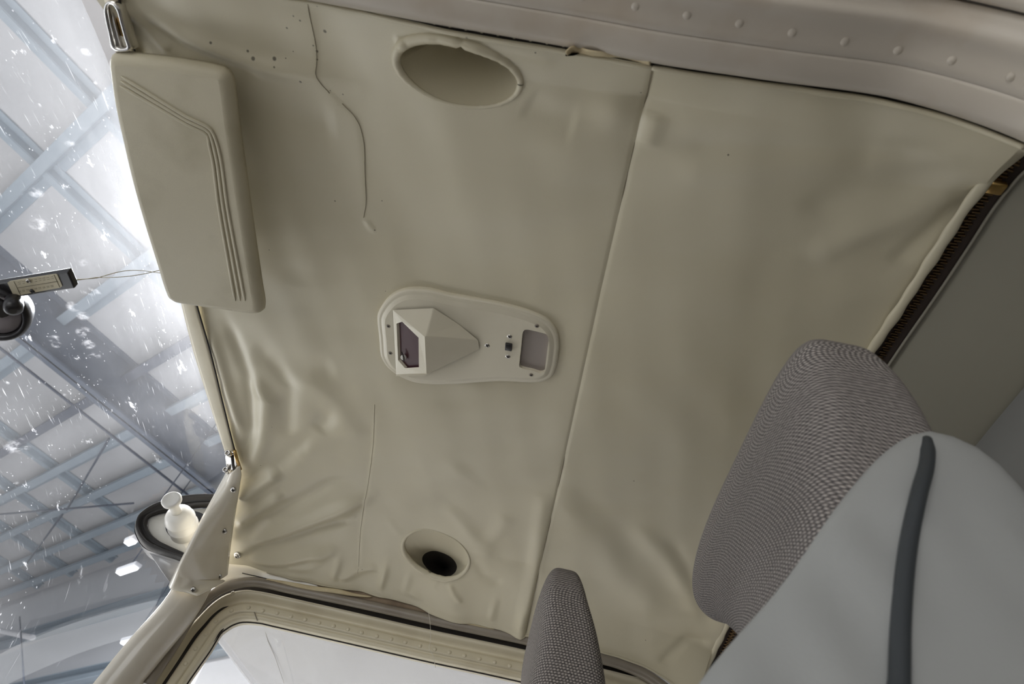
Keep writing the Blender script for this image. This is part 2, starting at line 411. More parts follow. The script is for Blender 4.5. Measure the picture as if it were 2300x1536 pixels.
def coons(c0, c1, d0, d1, ns, nt):
    c0 = lin(c0, ns); c1 = lin(c1, ns); d0 = lin(d0, nt); d1 = lin(d1, nt)
    s = np.linspace(0, 1, ns)[:, None, None]; t = np.linspace(0, 1, nt)[None, :, None]
    return ((1 - t) * c0[:, None] + t * c1[:, None] + (1 - s) * d0[None] + s * d1[None]
            - ((1 - s) * (1 - t) * c0[0] + s * (1 - t) * c0[-1] + (1 - s) * t * c1[0] + s * t * c1[-1]))

def seg_d(P, pts):
    """distance, signed side and 0..1 position along a polyline for points P[...,2]"""
    pts = np.array(pts, float); best = np.full(P.shape[:-1], 9.); sg = np.zeros_like(best); al = np.zeros_like(best)
    L = np.r_[0, np.cumsum(np.linalg.norm(np.diff(pts, axis=0), axis=1))]
    for i in range(len(pts) - 1):
        a = pts[i]; d = pts[i + 1] - a; l = np.linalg.norm(d); d = d / l
        q = P - a; t = np.clip(q @ d, 0, l); r = q - t[..., None] * d; dd = np.linalg.norm(r, axis=-1)
        m = dd < best
        best = np.where(m, dd, best); sg = np.where(m, q[..., 0] * d[1] - q[..., 1] * d[0], sg); al = np.where(m, (L[i] + t) / L[-1], al)
    return best, np.where(sg >= 0, 1, -1) * best, al
def rp(pts): return [roof(u, v)[:2] for u, v in pts]
WR = []          # (kind, points, width, height)
def ridge(pts, w, a, ta=.35): WR.append(('r', rp(pts), w, a, ta))
def step(pts, w, a, reach): WR.append(('s', rp(pts), w, a, reach))
def bump(c, r1, r2, a): WR.append(('b', rp([c])[0], r1, a, r2))
# tension folds fanning out of the far front corner
ridge([(520, 1250), (580, 1215), (720, 1160), (840, 1110)], .012, .0105)
ridge([(530, 1185), (570, 1150), (640, 1105)], .010, .0085)
ridge([(535, 1120), (580, 1090), (630, 1055)], .011, .0105)
ridge([(545, 1265), (640, 1255), (740, 1235)], .011, .0085)
ridge([(525, 1215), (600, 1165), (740, 1090), (800, 1075)], .010, -.005)
ridge([(540, 1240), (640, 1205), (800, 1165)], .009, -.0045)
ridge([(600, 1285), (700, 1270), (760, 1225)], .010, .003)
ridge([(760, 1310), (800, 1285), (850, 1275)], .008, .003)
ridge([(530, 1090), (600, 1060), (700, 985), (760, 900)], .014, -.004)
ridge([(660, 1030), (690, 1010), (720, 960)], .012, .003)
# folds along the front edge
ridge([(470, 730), (505, 850), (545, 980)], .008, .0045)
ridge([(500, 700), (560, 850), (565, 960), (545, 1040)], .010, -.004)
ridge([(560, 830), (600, 900), (590, 990), (560, 1050)], .013, .005)
ridge([(600, 800), (650, 870), (640, 990)], .013, -.003)
ridge([(660, 830), (740, 900), (820, 1000)], .022, .003)
ridge([(560, 780), (640, 820), (760, 830)], .020, -.003)
# stiff board edges showing through as long creases
step([(842, 908), (838, 1000), (826, 1090), (808, 1200), (804, 1300)], .003, .0012, .030)
step([(700, -10), (710, 120), (714, 180), (760, 230), (803, 268), (818, 340), (822, 420), (820, 490)], .003, -.0006, .020)
ridge([(820, 492), (833, 515), (845, 518)], .004, .0012)
# near front corner folds
ridge([(262, -4), (290, 10), (324, 30), (416, 84), (521, 130), (591, 151), (714, 172), (800, 195)], .010, .0072, .75)
ridge([(274, 6), (290, 25), (324, 56), (370, 102), (385, 116)], .005, .0028, .2)
ridge([(300, 40), (400, 100), (500, 140), (600, 175)], .008, -.004)
ridge([(540, 210), (640, 260), (760, 285)], .016, -.003)
# seam neighbourhood and rear panel
bump((1385, 245), .020, .017, .005)
bump((1300, 330), .05, .03, .003)
ridge([(1475, 250), (1450, 330)], .010, .004)
ridge([(1480, 320), (1700, 325), (1900, 335), (2150, 330)], .011, -.0035)
ridge([(1500, 385), (1750, 370), (1950, 352)], .016, .0025)
ridge([(1780, 480), (1960, 420), (2150, 360), (2250, 345)], .018, -.0025)
ridge([(1800, 580), (2000, 500), (2180, 400)], .016, .0035)
ridge([(2000, 600), (2100, 510), (2190, 430)], .010, -.003)
ridge([(1235, 1080), (1300, 1170), (1400, 1290), (1500, 1400)], .028, .0028)
ridge([(1260, 1060), (1380, 1180), (1480, 1290), (1570, 1410)], .024, -.0016)
ridge([(1420, 1170), (1500, 1260), (1590, 1400)], .016, .003)
ridge([(1500, 1200), (1570, 1330), (1600, 1420)], .012, -.0025)
ridge([(1225, 1100), (1210, 1200), (1200, 1300)], .012, .003)
ridge([(1480, 1480), (1540, 1440), (1600, 1440)], .008, -.003)
# puckers round the far vent and along the far edge
ridge([(1012, 1303), (1022, 1325), (1040, 1345)], .0045, .0025)
ridge([(995, 1300), (980, 1320)], .004, -.001)
ridge([(1058, 1245), (1090, 1290), (1130, 1310)], .009, -.0015)
ridge([(900, 1205), (888, 1190), (870, 1165)], .008, .0012)
ridge([(1085, 1230), (1120, 1190), (1140, 1150)], .013, .002)
ridge([(1000, 1130), (1060, 1200), (1110, 1260)], .014, .003)
ridge([(880, 1150), (960, 1090), (1060, 1040)], .03, .003)
for u, v, a in [(748, 1313, .004), (852, 1334, .006), (905, 1350, .003), (1100, 1402, .003), (1165, 1420, .004)]:
    ridge([(u - 1, v + 8), (u + 4, v - 22), (u + 18, v - 70)], .006, a * .8, .8)
for u, v in [(660, 1300), (930, 1340), (1040, 1385)]: bump((u, v), .012, .010, .003)
# puckers round the near vent, slack along the near edge
ridge([(893, 85), (905, 92), (925, 106)], .003, .003)
ridge([(1000, 72), (1120, 88), (1270, 118)], .007, .0035)
ridge([(1180, 220), (1240, 260), (1300, 275)], .014, -.002)
ridge([(600, 330), (620, 480), (640, 640)], .03, -.002)
bump((1100, 420), .10, .07, .004); bump((960, 560), .10, .08, -.003); bump((1500, 800), .12, .16, .006)
bump((1000, 1000), .07, .07, .004)

def sag(P):
    x, y = P[..., 0], P[..., 1]; Q = P[..., :2]; h = np.zeros_like(x)
    for k, pts, w, a, e in WR:
        if k == 'r':
            d, sd, al = seg_d(Q, pts); tp = np.minimum(1, np.minimum(al, 1 - al) / (e * .5)); tp = tp * tp * (3 - 2 * tp)
            h += a * np.exp(-(d / w) ** 2) * (.12 + .88 * tp)
        elif k == 's':
            d, sd, al = seg_d(Q, pts); tp = np.minimum(1, np.minimum(al, 1 - al) / .12)
            h += a * np.tanh(sd / w) * np.exp(-np.abs(sd) / e) * tp
        else:
            h += a * np.exp(-((x - pts[0]) / w) ** 2 - ((y - pts[1]) / e) ** 2)
    h += .0009 * np.sin(x * 31 + 2.2 * np.sin(y * 17)) * np.sin(y * 26 + 1.7 * np.sin(x * 21))
    h += .0004 * np.sin(x * 83 + y * 60) * np.sin(y * 91 - x * 37)
    return h

def ell(l, r, t, b):
    L_, R_, T_, B_ = [roof(*q) for q in (l, r, t, b)]
    c = np.array([(L_[0] + R_[0]) / 2, (T_[1] + B_[1]) / 2]); return c, abs(R_[0] - L_[0]) / 2, abs(B_[1] - T_[1]) / 2
EN = ell((892, 140), (1172, 190), (1010, 75), (1060, 236))
EF = ell((904, 1215), (1056, 1250), (965, 1190), (1002, 1300))
def in_ell(P, E, k=1.0): return ((P[..., 0] - E[0][0]) / E[1]) ** 2 + ((P[..., 1] - E[0][1]) / E[2]) ** 2 < k * k

def sheet(name, c0, c1, d0, d1, ns, nt, m, holes, seam_side):
    A = coons(c0, c1, d0, d1, ns, nt)
    tt_ = np.linspace(0, 1, nt)[None]; ss_ = np.linspace(0, 1, ns)[:, None]
    zr = roof_z(A[..., 1]); dn = (A[:, 0, 2] - zr[:, 0])[:, None]; df = (A[:, -1, 2] - zr[:, -1])[:, None]
    A[..., 2] = zr + dn * np.exp(-(tt_ / .16) ** 1.5) + df * np.exp(-((1 - tt_) / .16) ** 1.5)
    e0 = (A[0, :, 2] - lin(d0, nt)[:, 2])[None]; e1 = (A[-1, :, 2] - lin(d1, nt)[:, 2])[None]
    A[..., 2] -= e0 * np.exp(-ss_ / .25) + e1 * np.exp(-(1 - ss_) / .25)
    h = sag(A)
    s = np.linspace(0, 1, ns)[:, None]; t = np.linspace(0, 1, nt)[None]
    wd = np.linalg.norm(A[-1].mean(0) - A[0].mean(0))
    ds = (1 - s if seam_side == 1 else s) * wd            # the sewn edge turns up into the seam
    up = .0011 * np.exp(-(ds / .0022) ** 2) + .0004 * np.exp(-(ds / .010) ** 2)
    # hems at the long edges droop and wave a little
    te = np.minimum(t, 1 - t) * .9
    hem = .0018 * np.exp(-(te / .006) ** 2) * (1 + .35 * np.sin(A[..., 0] * 41) + .25 * np.sin(A[..., 0] * 133 + 1))
    A = A.copy(); A[..., 2] += -h * np.clip(te / .02, .35, 1) + up - hem
    v = A.reshape(-1, 3); f = []; ok = np.ones((ns - 1, nt - 1), bool)
    mid = (A[:-1, :-1] + A[1:, 1:]) / 2
    for E in holes: ok &= ~in_ell(mid, E, .985)
    ii, jj = np.nonzero(ok); k = ii * nt + jj
    f = np.stack([k, k + 1, k + nt + 1, k + nt], 1)
    o = mk(name, v, f.tolist(), m, ROOF)
    return o, A
def spots(m):
    """specks of dirt and mildew on the vinyl, each where it sits on the headliner"""
    n = m.node_tree.nodes; l = m.node_tree.links; b = n['Principled BSDF']
    tc_ = [x for x in n if x.type == 'TEX_COORD'][0]
    col = b.inputs['Base Color'].links[0].from_socket
    base = ROOTLOC[ROOF.name]
    nz = n.new('ShaderNodeTexNoise'); nz.inputs['Scale'].default_value = 420; l.new(tc_.outputs['Object'], nz.inputs['Vector'])
    acc = None
    for u, v, r in [(726, 73, 5), (710, 15, 2), (671, 48, 3), (656, 38, 2.5), (641, 65, 3), (676, 183, 4), (708, 118, 4), (709, 136, 3), (700, 105, 2.5),
                    (556, 115, 4), (571, 130, 6), (616, 132, 6), (477, 94, 4), (620, 148, 3), (655, 118, 2), (752, 452, 3), (858, 451, 2.5),
                    (841, 518, 3), (768, 214, 2.5), (1064, 68, 4), (1211, 103, 2.5), (1635, 341, 3), (1424, 1078, 3), (585, 1046, 3), (866, 654, 2),
                    (604, 562, 2), (612, 957, 2), (813, 1280, 2.5), (1450, 1438, 2.5), (740, 205, 2), (1440, 205, 2), (640, 132, 2)]:
        p = roof(u, v) - base; rad = r * .00028
        d = n.new('ShaderNodeVectorMath'); d.operation = 'DISTANCE'; d.inputs[1].default_value = (p[0], p[1], p[2])
        fl = n.new('ShaderNodeVectorMath'); fl.operation = 'MULTIPLY'; fl.inputs[1].default_value = (1, 1, 0)
        d.inputs[1].default_value = (p[0], p[1], 0)
        l.new(tc_.outputs['Object'], fl.inputs[0]); l.new(fl.outputs[0], d.inputs[0])
        q = n.new('ShaderNodeMapRange'); q.inputs['From Min'].default_value = rad * .75; q.inputs['From Max'].default_value = rad * 1.25
        q.inputs['To Min'].default_value = 1; q.inputs['To Max'].default_value = 0
        l.new(d.outputs['Value'], q.inputs['Value'])
        if acc is None: acc = q.outputs[0]
        else:
            s_ = n.new('ShaderNodeMath'); s_.operation = 'MAXIMUM'; l.new(acc, s_.inputs[0]); l.new(q.outputs[0], s_.inputs[1]); acc = s_.outputs[0]
    mx = n.new('ShaderNodeMix'); mx.data_type = 'RGBA'; mx.inputs['B'].default_value = (.05, .038, .022, 1)
    k = n.new('ShaderNodeMath'); k.operation = 'MULTIPLY'; k.inputs[1].default_value = .8
    l.new(acc, k.inputs[0]); l.new(k.outputs[0], mx.inputs['Factor']); l.new(col, mx.inputs['A']); l.new(mx.outputs['Result'], b.inputs['Base Color'])
spots(M['headliner'])
fp, AF = sheet('front_panel', NE[:iN + 1], FE[:iF + 1], front_e, seam_e, 300, 330, M['headliner'], [EN, EF], 1)
rpn, AR = sheet('rear_panel', NE[iN:], FE[iF:], seam_e, aft_e, 170, 330, M['headliner'], [], 0)
def surf_z(x, y):
    d = (AF[..., 0] - x) ** 2 + (AF[..., 1] - y) ** 2; i = np.unravel_index(np.argmin(d), d.shape); return AF[i][2]
# thread of the cross seam
g = G(); sp = lin(seam_e, 160); sp[:, 2] += .0006; g.tube(sp, .0006, 5); g.make('seam_thread', M['crease'], ROOF)
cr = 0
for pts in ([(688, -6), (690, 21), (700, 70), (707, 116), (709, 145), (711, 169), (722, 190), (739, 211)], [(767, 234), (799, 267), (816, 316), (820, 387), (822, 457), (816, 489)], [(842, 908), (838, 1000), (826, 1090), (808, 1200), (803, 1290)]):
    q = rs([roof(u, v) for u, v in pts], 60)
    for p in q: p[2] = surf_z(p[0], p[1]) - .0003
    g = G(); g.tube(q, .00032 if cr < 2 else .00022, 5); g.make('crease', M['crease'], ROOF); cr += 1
# hem welts of the two long edges and of the zipped rear edge
g = G(); e = rs(AF[:, 0], 200); e += np.array([0, .0022, -.0012]); g.tube(e, .0016, 8); e = lin(AR[:, 0], 140); e += np.array([0, .0022, -.0012]); g.tube(e, .0020, 8)
g.make('near_hem', M['headliner'], ROOF)
g = G(); e = lin(AF[40:, -1], 200); e[:, 2] += .001; e[:, 1] += .0015; g.tube(e, .0020, 8); e = lin(AR[:, -1], 100); e[:, 1] += .001; g.tube(e, .0020, 8)
g.make('far_hem', M['headliner'], ROOF)

def vent(name, E, sgn, shift, depth, lip, label):
    (cx, cy), rx, ry = E; zc = float(roof_z(cy)); t = thing(name, (cx, cy, zc), label, 'air vent', None)
    nr, nf = 22, 72; A = []; 
    for i in range(nr + 1):
        r = 1 - i / nr; row = []
        for j in range(nf + 1):
            a = 2 * math.pi * j / nf
            if sgn > 0:                                          # slanting duct that runs outboard above the liner
                k = 1 - r; y = cy + r * ry * math.sin(a) + shift * k; x = cx + r * rx * math.cos(a) + .006 * k; dzz = depth * k ** 1.3
            else:
                k = 1 - r ** 2.2; side = .5 - .5 * math.sin(a)
                y = cy + r * ry * math.sin(a) - shift * k * (.55 + .45 * k); x = cx + r * rx * math.cos(a) + .006 * k
                dzz = depth * (k ** (.55 if side > .5 else .9))
            z = surf_z(cx + rx * math.cos(a), cy + ry * math.sin(a)) * r + (1 - r) * zc + dzz
            row.append((x, y, z))
        A.append(row)
    A = np.array(A)
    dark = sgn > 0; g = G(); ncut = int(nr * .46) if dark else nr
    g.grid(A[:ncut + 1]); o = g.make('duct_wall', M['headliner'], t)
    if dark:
        g = G(); g.grid(A[ncut:]); g.make('duct_opening', M['gap'], t)  # inner duct coloured near black for the shade deep inside
    g = G(); pts = []; rad = []
    for j in range(97):
        a = 2 * math.pi * j / 96; d = .5 + .5 * sgn * math.sin(a - .3 * sgn)
        x, y = cx + rx * math.cos(a), cy + ry * math.sin(a)
        rr = lip * (.35 + .75 * d) * (1 + .04 * math.sin(5 * a + 1))
        if abs(a - (1.5 * math.pi if sgn < 0 else .5 * math.pi) - .12) < .035: rr *= .6
        pts.append((x, y, surf_z(x, y) + .0008)); rad.append(rr)
    g.tube(pts, rad, 10, cap=False); g.make('rim', M['headliner'], t)
    return t
vent('vent_scoop', EN, -1, .016, .060, .0048, 'wide oval vent recess in the headliner close to the riveted near rail')
vent('vent_scoop', EF, 1, .120, .050, .0045, 'smaller oval vent hole with dark inside, in the headliner near the far door')

# tack strip and torn edge by the near rail
t = thing('tack_strip', (.0, YN, .55), 'dark slotted tack strip between the headliner edge and the near rail', 'strip')
g = G(); e = lin(NE[:iN + 10], 60) + np.array([0, -.002, .003]); w = np.array([0, -.006, .003])
g.grid(np.stack([e - w * .6, e + w], 1)); solid(g.make('backing', M['gap'], t), .002)
tab = None
for k, x in enumerate(np.arange(-.235, -.03, .0125)):
    i = int(np.argmin(np.abs(NE[:, 0] - x))); p = NE[i] + np.array([0, -.0035, -.0015])
    if tab is None:
        g = G(); g.box(p, .0016, .0045, .0012); tab = g.make('tab', M['headliner'], t); p0 = p
    else: child_copy(tab, t, Matrix.Translation(Vector(p) ) @ Matrix.Translation(Vector(ROOTLOC[t.name] - p0)))
t = thing('torn_flap', py(1330, 108, .156), 'curled torn strip of headliner edge over a dark tear by the near rail', 'headliner tear')
pts = [(1272, 110), (1285, 100), (1300, 97), (1318, 106), (1350, 111), (1390, 112), (1430, 118), (1462, 128)]
low = [(1276, 118), (1292, 113), (1310, 116), (1330, 119), (1360, 121), (1395, 124), (1430, 134), (1462, 142)]
a = rs([py(u, v, .152) - np.array([0, 0, .004]) for u, v in pts], 40); b = rs([py(u, v, .160) - np.array([0, 0, .002]) for u, v in low], 40)
g = G(); rows = []
for s_ in np.linspace(0, 1, 7):
    q = a * (1 - s_) + b * s_; q = q.copy(); q[:, 2] -= .005 * math.sin(math.pi * s_); rows.append(q)
g.grid(np.array(rows)); solid(g.make('curled_strip', M['foam'], t), .0012)
hl = [py(u, v, YN) - np.array([0, 0, .0045]) for u, v in [(1272, 107), (1303, 116), (1290, 121), (1272, 122)]]
g = G(); g.add(hl + [p + np.array([0, 0, .0006]) for p in hl], [(0, 1, 2, 3), (7, 6, 5, 4), (0, 4, 5, 1), (1, 5, 6, 2), (2, 6, 7, 3), (3, 7, 4, 0)]); g.make('tear', M['gap'], t, smooth=False)
# ================================================================== SETTING: trims, posts, door, windscreen
def strip_mesh(a, b, n, bulge, name, m, parent=None, thick=.0015, k=7, label=None):
    A = rs(a, n); B = rs(b, n); rows = []
    for s_ in np.linspace(0, 1, k):
        q = A * (1 - s_) + B * s_; q[:, 2] -= bulge * math.sin(math.pi * s_); rows.append(q)
    g = G(); g.grid(np.array(rows)); o = g.make(name, m, parent); solid(o, thick, 0); return o
# header strip between windscreen and headliner
ha = [roof(u, v, .004) for u, v in [(214, -75), (240, 10), (276, 130), (312, 290), (362, 480), (402, 655), (436, 790), (470, 900), (508, 1020), (520, 1062)]]
hb = [roof(u, v, .004) for u, v in [(246, -75), (276, 30), (306, 130), (344, 290), (394, 480), (441, 682), (472, 790), (500, 905), (526, 1008), (538, 1050)]]
hd = thing('trim_1', ha[4], kind='structure', label='cream metal header strip along the top of the windscreen')
strip_mesh(ha, hb, 80, .0008, 'header_strip', M['door_paint'], hd, .0025)
g = G(); q = rs(hb, 80) + np.array([.0012, 0, -.0012]); g.tube(q, .0011, 6); g.make('shadow_gap', M['gap'], hd)
# riveted rail of the near door opening
RZ = [(.1575, .566), (.1555, .549), (.1545, .541), (.1515, .5345), (.147, .5315), (.140, .5300), (.1335, .5292), (.1318, .5296), (.1308, .5305), (.1298, .5292), (.124, .5288), (.116, .5284), (.110, .5270), (.1065, .5240), (.1030, .5225), (.0995, .5235), (.098, .527), (.093, .5288), (.0895, .530), (.0888, .545)]
RZ2 = [(.0850, .545), (.0846, .529), (.083, .5262), (.080, .5258), (.0765, .527), (.0755, .536)]
_re = rs([py(u, v, .1557) for u, v in [(200, -80), (700, -6), (1000, 50), (1290, 100), (1460, 132), (1700, 168), (2000, 211), (2150, 254), (2300, 312), (2420, 380), (2560, 480)]], 400)
def rail_pt(x, y, z): return (x, y, z + float(np.interp(x, _re[:, 0], _re[:, 2])) - .549)
xs = np.linspace(-.42, .36, 110)
trail = thing('trim_2', (.0, .12, .53), kind='structure', label='riveted greige metal rail of the near door opening')
g = G(); g.grid(np.array([[rail_pt(x, y, z) for x in xs] for y, z in RZ])); solid(g.make('door_header', M['rail'], trail), .0015, 1)
g = G(); g.grid(np.array([[rail_pt(x, y, z) for x in xs] for y, z in RZ2])); solid(g.make('door_edge_strip', M['rail'], trail), .0015, 1)
e_ = np.vstack([AF[:, 0], AR[1:, 0], NE[-1] + np.array([.05, 0, -.05])]); zz_ = np.array([float(np.interp(x, e_[:, 0], e_[:, 2])) for x in xs])
g = G(); g.grid(np.array([[(x, YN + .004, z + .012) for x, z in zip(xs, zz_)], [(x, YN - .001, z + .010) for x, z in zip(xs, zz_)], [rail_pt(x, .1545, .556) for x in xs], [rail_pt(x, .151, .560) for x in xs]])); g.make('seal_gap', M['gap'], trail)
g = G(); g.tube([rail_pt(x, .1562, .5512) for x in xs], .0010, 6); g.make('edge_seal', M['rubber'], trail)
riv = dome_mesh('rivet', .0036, .0026, M['rail'])
for u, v in [(1195, -34), (1310, -8), (1428, 13), (1543, 33), (1660, 51), (1778, 72), (1896, 92), (2016, 112), (2140, 135), (2273, 173)]:
    z = .529
    for _ in range(8): p = pz(u, v, z); z = rail_pt(p[0], 0, .5286)[2]
    inst('rivet', riv, trail, p, (0, 0, -1))

# far A-pillar
pil = rs([py(450, 1290, 1.035), py(400, 1372, 1.04), py(330, 1455, 1.05), py(255, 1550, 1.065), py(170, 1660, 1.08), py(60, 1800, 1.10), py(-110, 2040, 1.125)], 40)
pl = thing('trim_3', pil[0], kind='structure', label='round cream windscreen post at the far door')
g = G(); g.tube(pil, np.interp(np.linspace(0, 1, 40), [0, .35, 1], [.0265, .0285, .030]), 24); g.make('post', M['pillar'], pl)
# grey gusset and tube over the far door
tb = rs([py(u, v, 1.072) for u, v in [(330, 1540), (392, 1445), (430, 1385), (462, 1346), (500, 1321), (540, 1309), (571, 1307), (600, 1311), (653, 1323), (779, 1349), (880, 1371), (1000, 1398), (1188, 1438), (1330, 1473), (1400, 1493), (1450, 1515), (1510, 1558)]], 150)
tt = thing('trim_4', tb[60], kind='structure', label='warm grey tube and flange around the far door opening')
g = G(); g.tube(tb, np.interp(np.linspace(0, 1, 150), [0, .3, .5, 1], [.0085, .0075, .0078, .0088]), 18); g.make('door_tube', M['tube'], tt)
fo = rs([py(u, v, 1.092) for u, v in [(320, 1560), (385, 1455), (440, 1378), (490, 1328), (540, 1310), (571, 1309), (620, 1318), (700, 1336), (850, 1369), (1000, 1403), (1190, 1444), (1400, 1497), (1520, 1568)]], 120)
fi = rs([py(u, v, 1.100) for u, v in [(360, 1620), (440, 1500), (505, 1410), (545, 1365), (590, 1350), (640, 1350), (720, 1366), (850, 1396), (1000, 1432), (1190, 1478), (1400, 1528), (1500, 1570)]], 120)
g = G(); g.grid(np.array([fo * (1 - s_) + fi * s_ for s_ in np.linspace(0, 1, 5)])); solid(g.make('seal_flange', M['gap'], tt), .002)
rv2 = dome_mesh('flange_rivet', .0024, .0012, M['tube'], 10)
for a, b in [(523, 114), (656, 147), (783, 174), (924, 205), (1059, 235), (1194, 266), (1330, 297), (1469, 328), (1609, 357), (1751, 388), (1890, 420), (2030, 453), (2170, 487)]:
    inst('flange_rivet', rv2, tt, py(400 + a / 2.875, 1280 + b / 2.875, 1.0950), (0, -1, -.2))
ga = rs([py(u, v, 1.063) + np.array([0, .002, .004]) for u, v in [(470, 1262), (512, 1258), (553, 1260), (590, 1272), (644, 1288), (708, 1304), (779, 1322)]], 50)
gb = rs([py(u, v, 1.073) for u, v in [(470, 1345), (505, 1312), (541, 1303), (580, 1304), (653, 1318), (708, 1331), (779, 1345)]], 50)
g = G(); g.grid(np.array([ga * (1 - s_) + gb * s_ for s_ in np.linspace(0, 1, 5)])); solid(g.make('gusset', M['paint'], tt), .002, 1)
g = G(); g.tube([py(544, 1287, 1.064), py(580, 1295, 1.068), py(640, 1309, 1.070)], .0007, 6); g.make('gusset_lip', M['gap'], tt)
# foam and brown backing behind the loose far hem
t = thing('hem_backing', py(800, 1330, 1.066), 'yellowed foam and brown backing exposed under the loose far hem', 'backing strip')
a = rs([py(u, v, 1.064) + np.array([0, 0, .006]) for u, v in [(600, 1272), (700, 1298), (850, 1326), (1000, 1372), (1178, 1416)]], 60)
b = rs([py(u, v, 1.072) for u, v in [(600, 1285), (660, 1304), (779, 1340), (870, 1360), (950, 1376), (1050, 1398), (1178, 1430)]], 60)
g = G(); g.grid(np.array([a * (1 - s_) + b * s_ for s_ in np.linspace(0, 1, 5)])); solid(g.make('brown_backing', M['tan'], t), .002)
e = rs([py(u, v, 1.0635) - np.array([0, 0, .002]) for u, v in [(600, 1298), (640, 1306), (700, 1318), (760, 1326), (800, 1334), (835, 1338)]], 40)
g = G(); g.tube(e, np.interp(np.linspace(0, 1, 40), [0, .3, .7, 1], [.001, .0035, .004, .001]), 10); g.make('foam_edge', M['foam'], t)
e = rs([py(u, v, 1.0645) - np.array([0, 0, .001]) for u, v in [(945, 1362), (990, 1380), (1050, 1398), (1110, 1412)]], 40)
g = G(); g.tube(e, np.interp(np.linspace(0, 1, 40), [0, .4, 1], [.001, .0028, .001]), 10); g.make('foam_edge', M['foam'], t)

# far door: frame with stepped profile, rivets, pane
DY = 1.098
dout = [(95, 1900), (170, 1785), (262, 1645), (335, 1538), (380, 1471), (416, 1415), (444, 1384), (471, 1357), (498, 1337), (526, 1326), (553, 1322), (580, 1325), (617, 1332), (779, 1368), (962, 1410), (1075, 1434), (1187, 1458), (1290, 1483), (1400, 1510), (1480, 1533), (1560, 1585), (1610, 1680), (1640, 1800)]
din = [(180, 1900), (255, 1785), (345, 1645), (412, 1538), (440, 1497), (467, 1459), (480, 1438), (493, 1417), (505, 1407), (522, 1397), (544, 1391), (580, 1393), (617, 1401), (779, 1438), (962, 1480), (1075, 1504), (1187, 1529), (1280, 1552), (1370, 1580), (1430, 1610), (1470, 1660), (1500, 1740), (1520, 1830)]
A = rs([py(u, v, DY) for u, v in dout], 150); B = rs([py(u, v, DY) for u, v in din], 150)
# tie the two rails by matching corner positions
def tie(px, yy):
    out = []
    P = np.array([py(u, v, yy) for u, v in px]); P[:, 1] = DY
    k = len(P); per = [np.linspace(i, i + 1, 9)[:-1] for i in range(k - 1)]; idx = np.r_[np.concatenate(per), k - 1]
    Q = [2 * P[0] - P[1]] + list(P) + [2 * P[-1] - P[-2]]
    for q in idx:
        i = min(int(q), k - 2); t_ = q - i; p0, p1, p2, p3 = Q[i], Q[i + 1], Q[i + 2], Q[i + 3]
        out.append(.5 * (2 * p1 + (p2 - p0) * t_ + (2 * p0 - 5 * p1 + 4 * p2 - p3) * t_ ** 2 + (3 * p1 - p0 - 3 * p2 + p3) * t_ ** 3))
    return np.array(out)
A = tie(dout, DY - .0125); B = tie(din, DY - .003)
prof = [(0, -.014), (0, .004), (.02, .0105), (.07, .014), (.14, .0145), (.21, .0125), (.27, .0075), (.32, .0038), (.38, .0028), (.44, .0045), (.49, .0075), (.53, .0084), (.62, .0084), (.72, .0082), (.775, .0080), (.788, .0056), (.80, .0050), (.83, .0046), (.87, .0060), (.94, .0056), (.985, .0040), (1.0, .0), (1.0, -.016)]
dr = thing('door_1', A[70], kind='structure', label='cream far side door with riveted window frame')
rows = []
for s_, d in prof:
    q = A * (1 - s_) + B * s_; q[:, 1] -= d; rows.append(q)
g = G(); g.grid(np.array(rows)); g.make('door_frame', M['door_paint'], dr)
q = B.copy(); q[:, 1] += .006; g = G(); g.tube(q, .0016, 6); g.make('window_seal', M['gap'], dr)
rv3 = dome_mesh('door_rivet', .0034, .0020, M['door_paint'], 12)
for a, b in [(455, 243), (345, 262), (243, 330), (180, 415), (113, 508), (48, 605), (547, 263), (640, 278), (729, 300), (820, 321), (911, 341), (1005, 362), (1096, 383), (1186, 405), (1283, 428), (1376, 447), (1467, 467), (1562, 490), (1658, 512), (1752, 531), (1850, 552), (1946, 573), (2044, 596), (2141, 619), (2238, 640)]:
    inst('door_rivet', rv3, dr, py(400 + a / 2.875, 1280 + b / 2.875, DY - .0083), (0, -1, 0))
inst('door_rivet', rv3, dr, py(523, 1332, DY - .0145), (0, -1, -.3))
g = G(); q = np.array([py(u, v, DY + .008) for u, v in [(505, 1424), (545, 1412), (572, 1408)]])
g = G(); p0 = py(571, 1375, DY - .0085); p1 = py(578, 1394, DY - .0055); g.tube([p0, p1], .0007, 5); g.make('frame_joint', M['tube'], dr)
pts = [py(u, v, DY + .010) for u, v in [(380, 1660), (440, 1530), (480, 1450), (505, 1415), (545, 1390), (590, 1390), (760, 1426), (1000, 1482), (1190, 1524), (1400, 1570), (1480, 1660)]]
g = G(); g.add(pts + [p + np.array([0, .003, 0]) for p in pts], [list(range(11)), list(range(11, 22))[::-1]] + [(i, (i + 1) % 11, (i + 1) % 11 + 11, i + 11) for i in range(11)])
pane = g.make('window_1', M['pane'], None, smooth=False); put(pane, 'clear pane of the far door window', kind='structure')

root_outline = [(560, 1090), (488, 1098), (430, 1098), (375, 1092), (324, 1126), (296, 1154), (288, 1182), (294, 1212), (312, 1240), (345, 1290), (375, 1330), (470, 1330), (560, 1330)]
def inside(c, poly):
    q = MC.T @ np.array(c); u, v = 1150 + F * q[0] / q[2], 768 + F * q[1] / q[2]; r = False
    for (a, b), (c_, d) in zip(poly, poly[1:] + poly[:1]):
        if (b > v) != (d > v) and u < (c_ - a) * (v - b) / (d - b) + a: r = not r
    return r
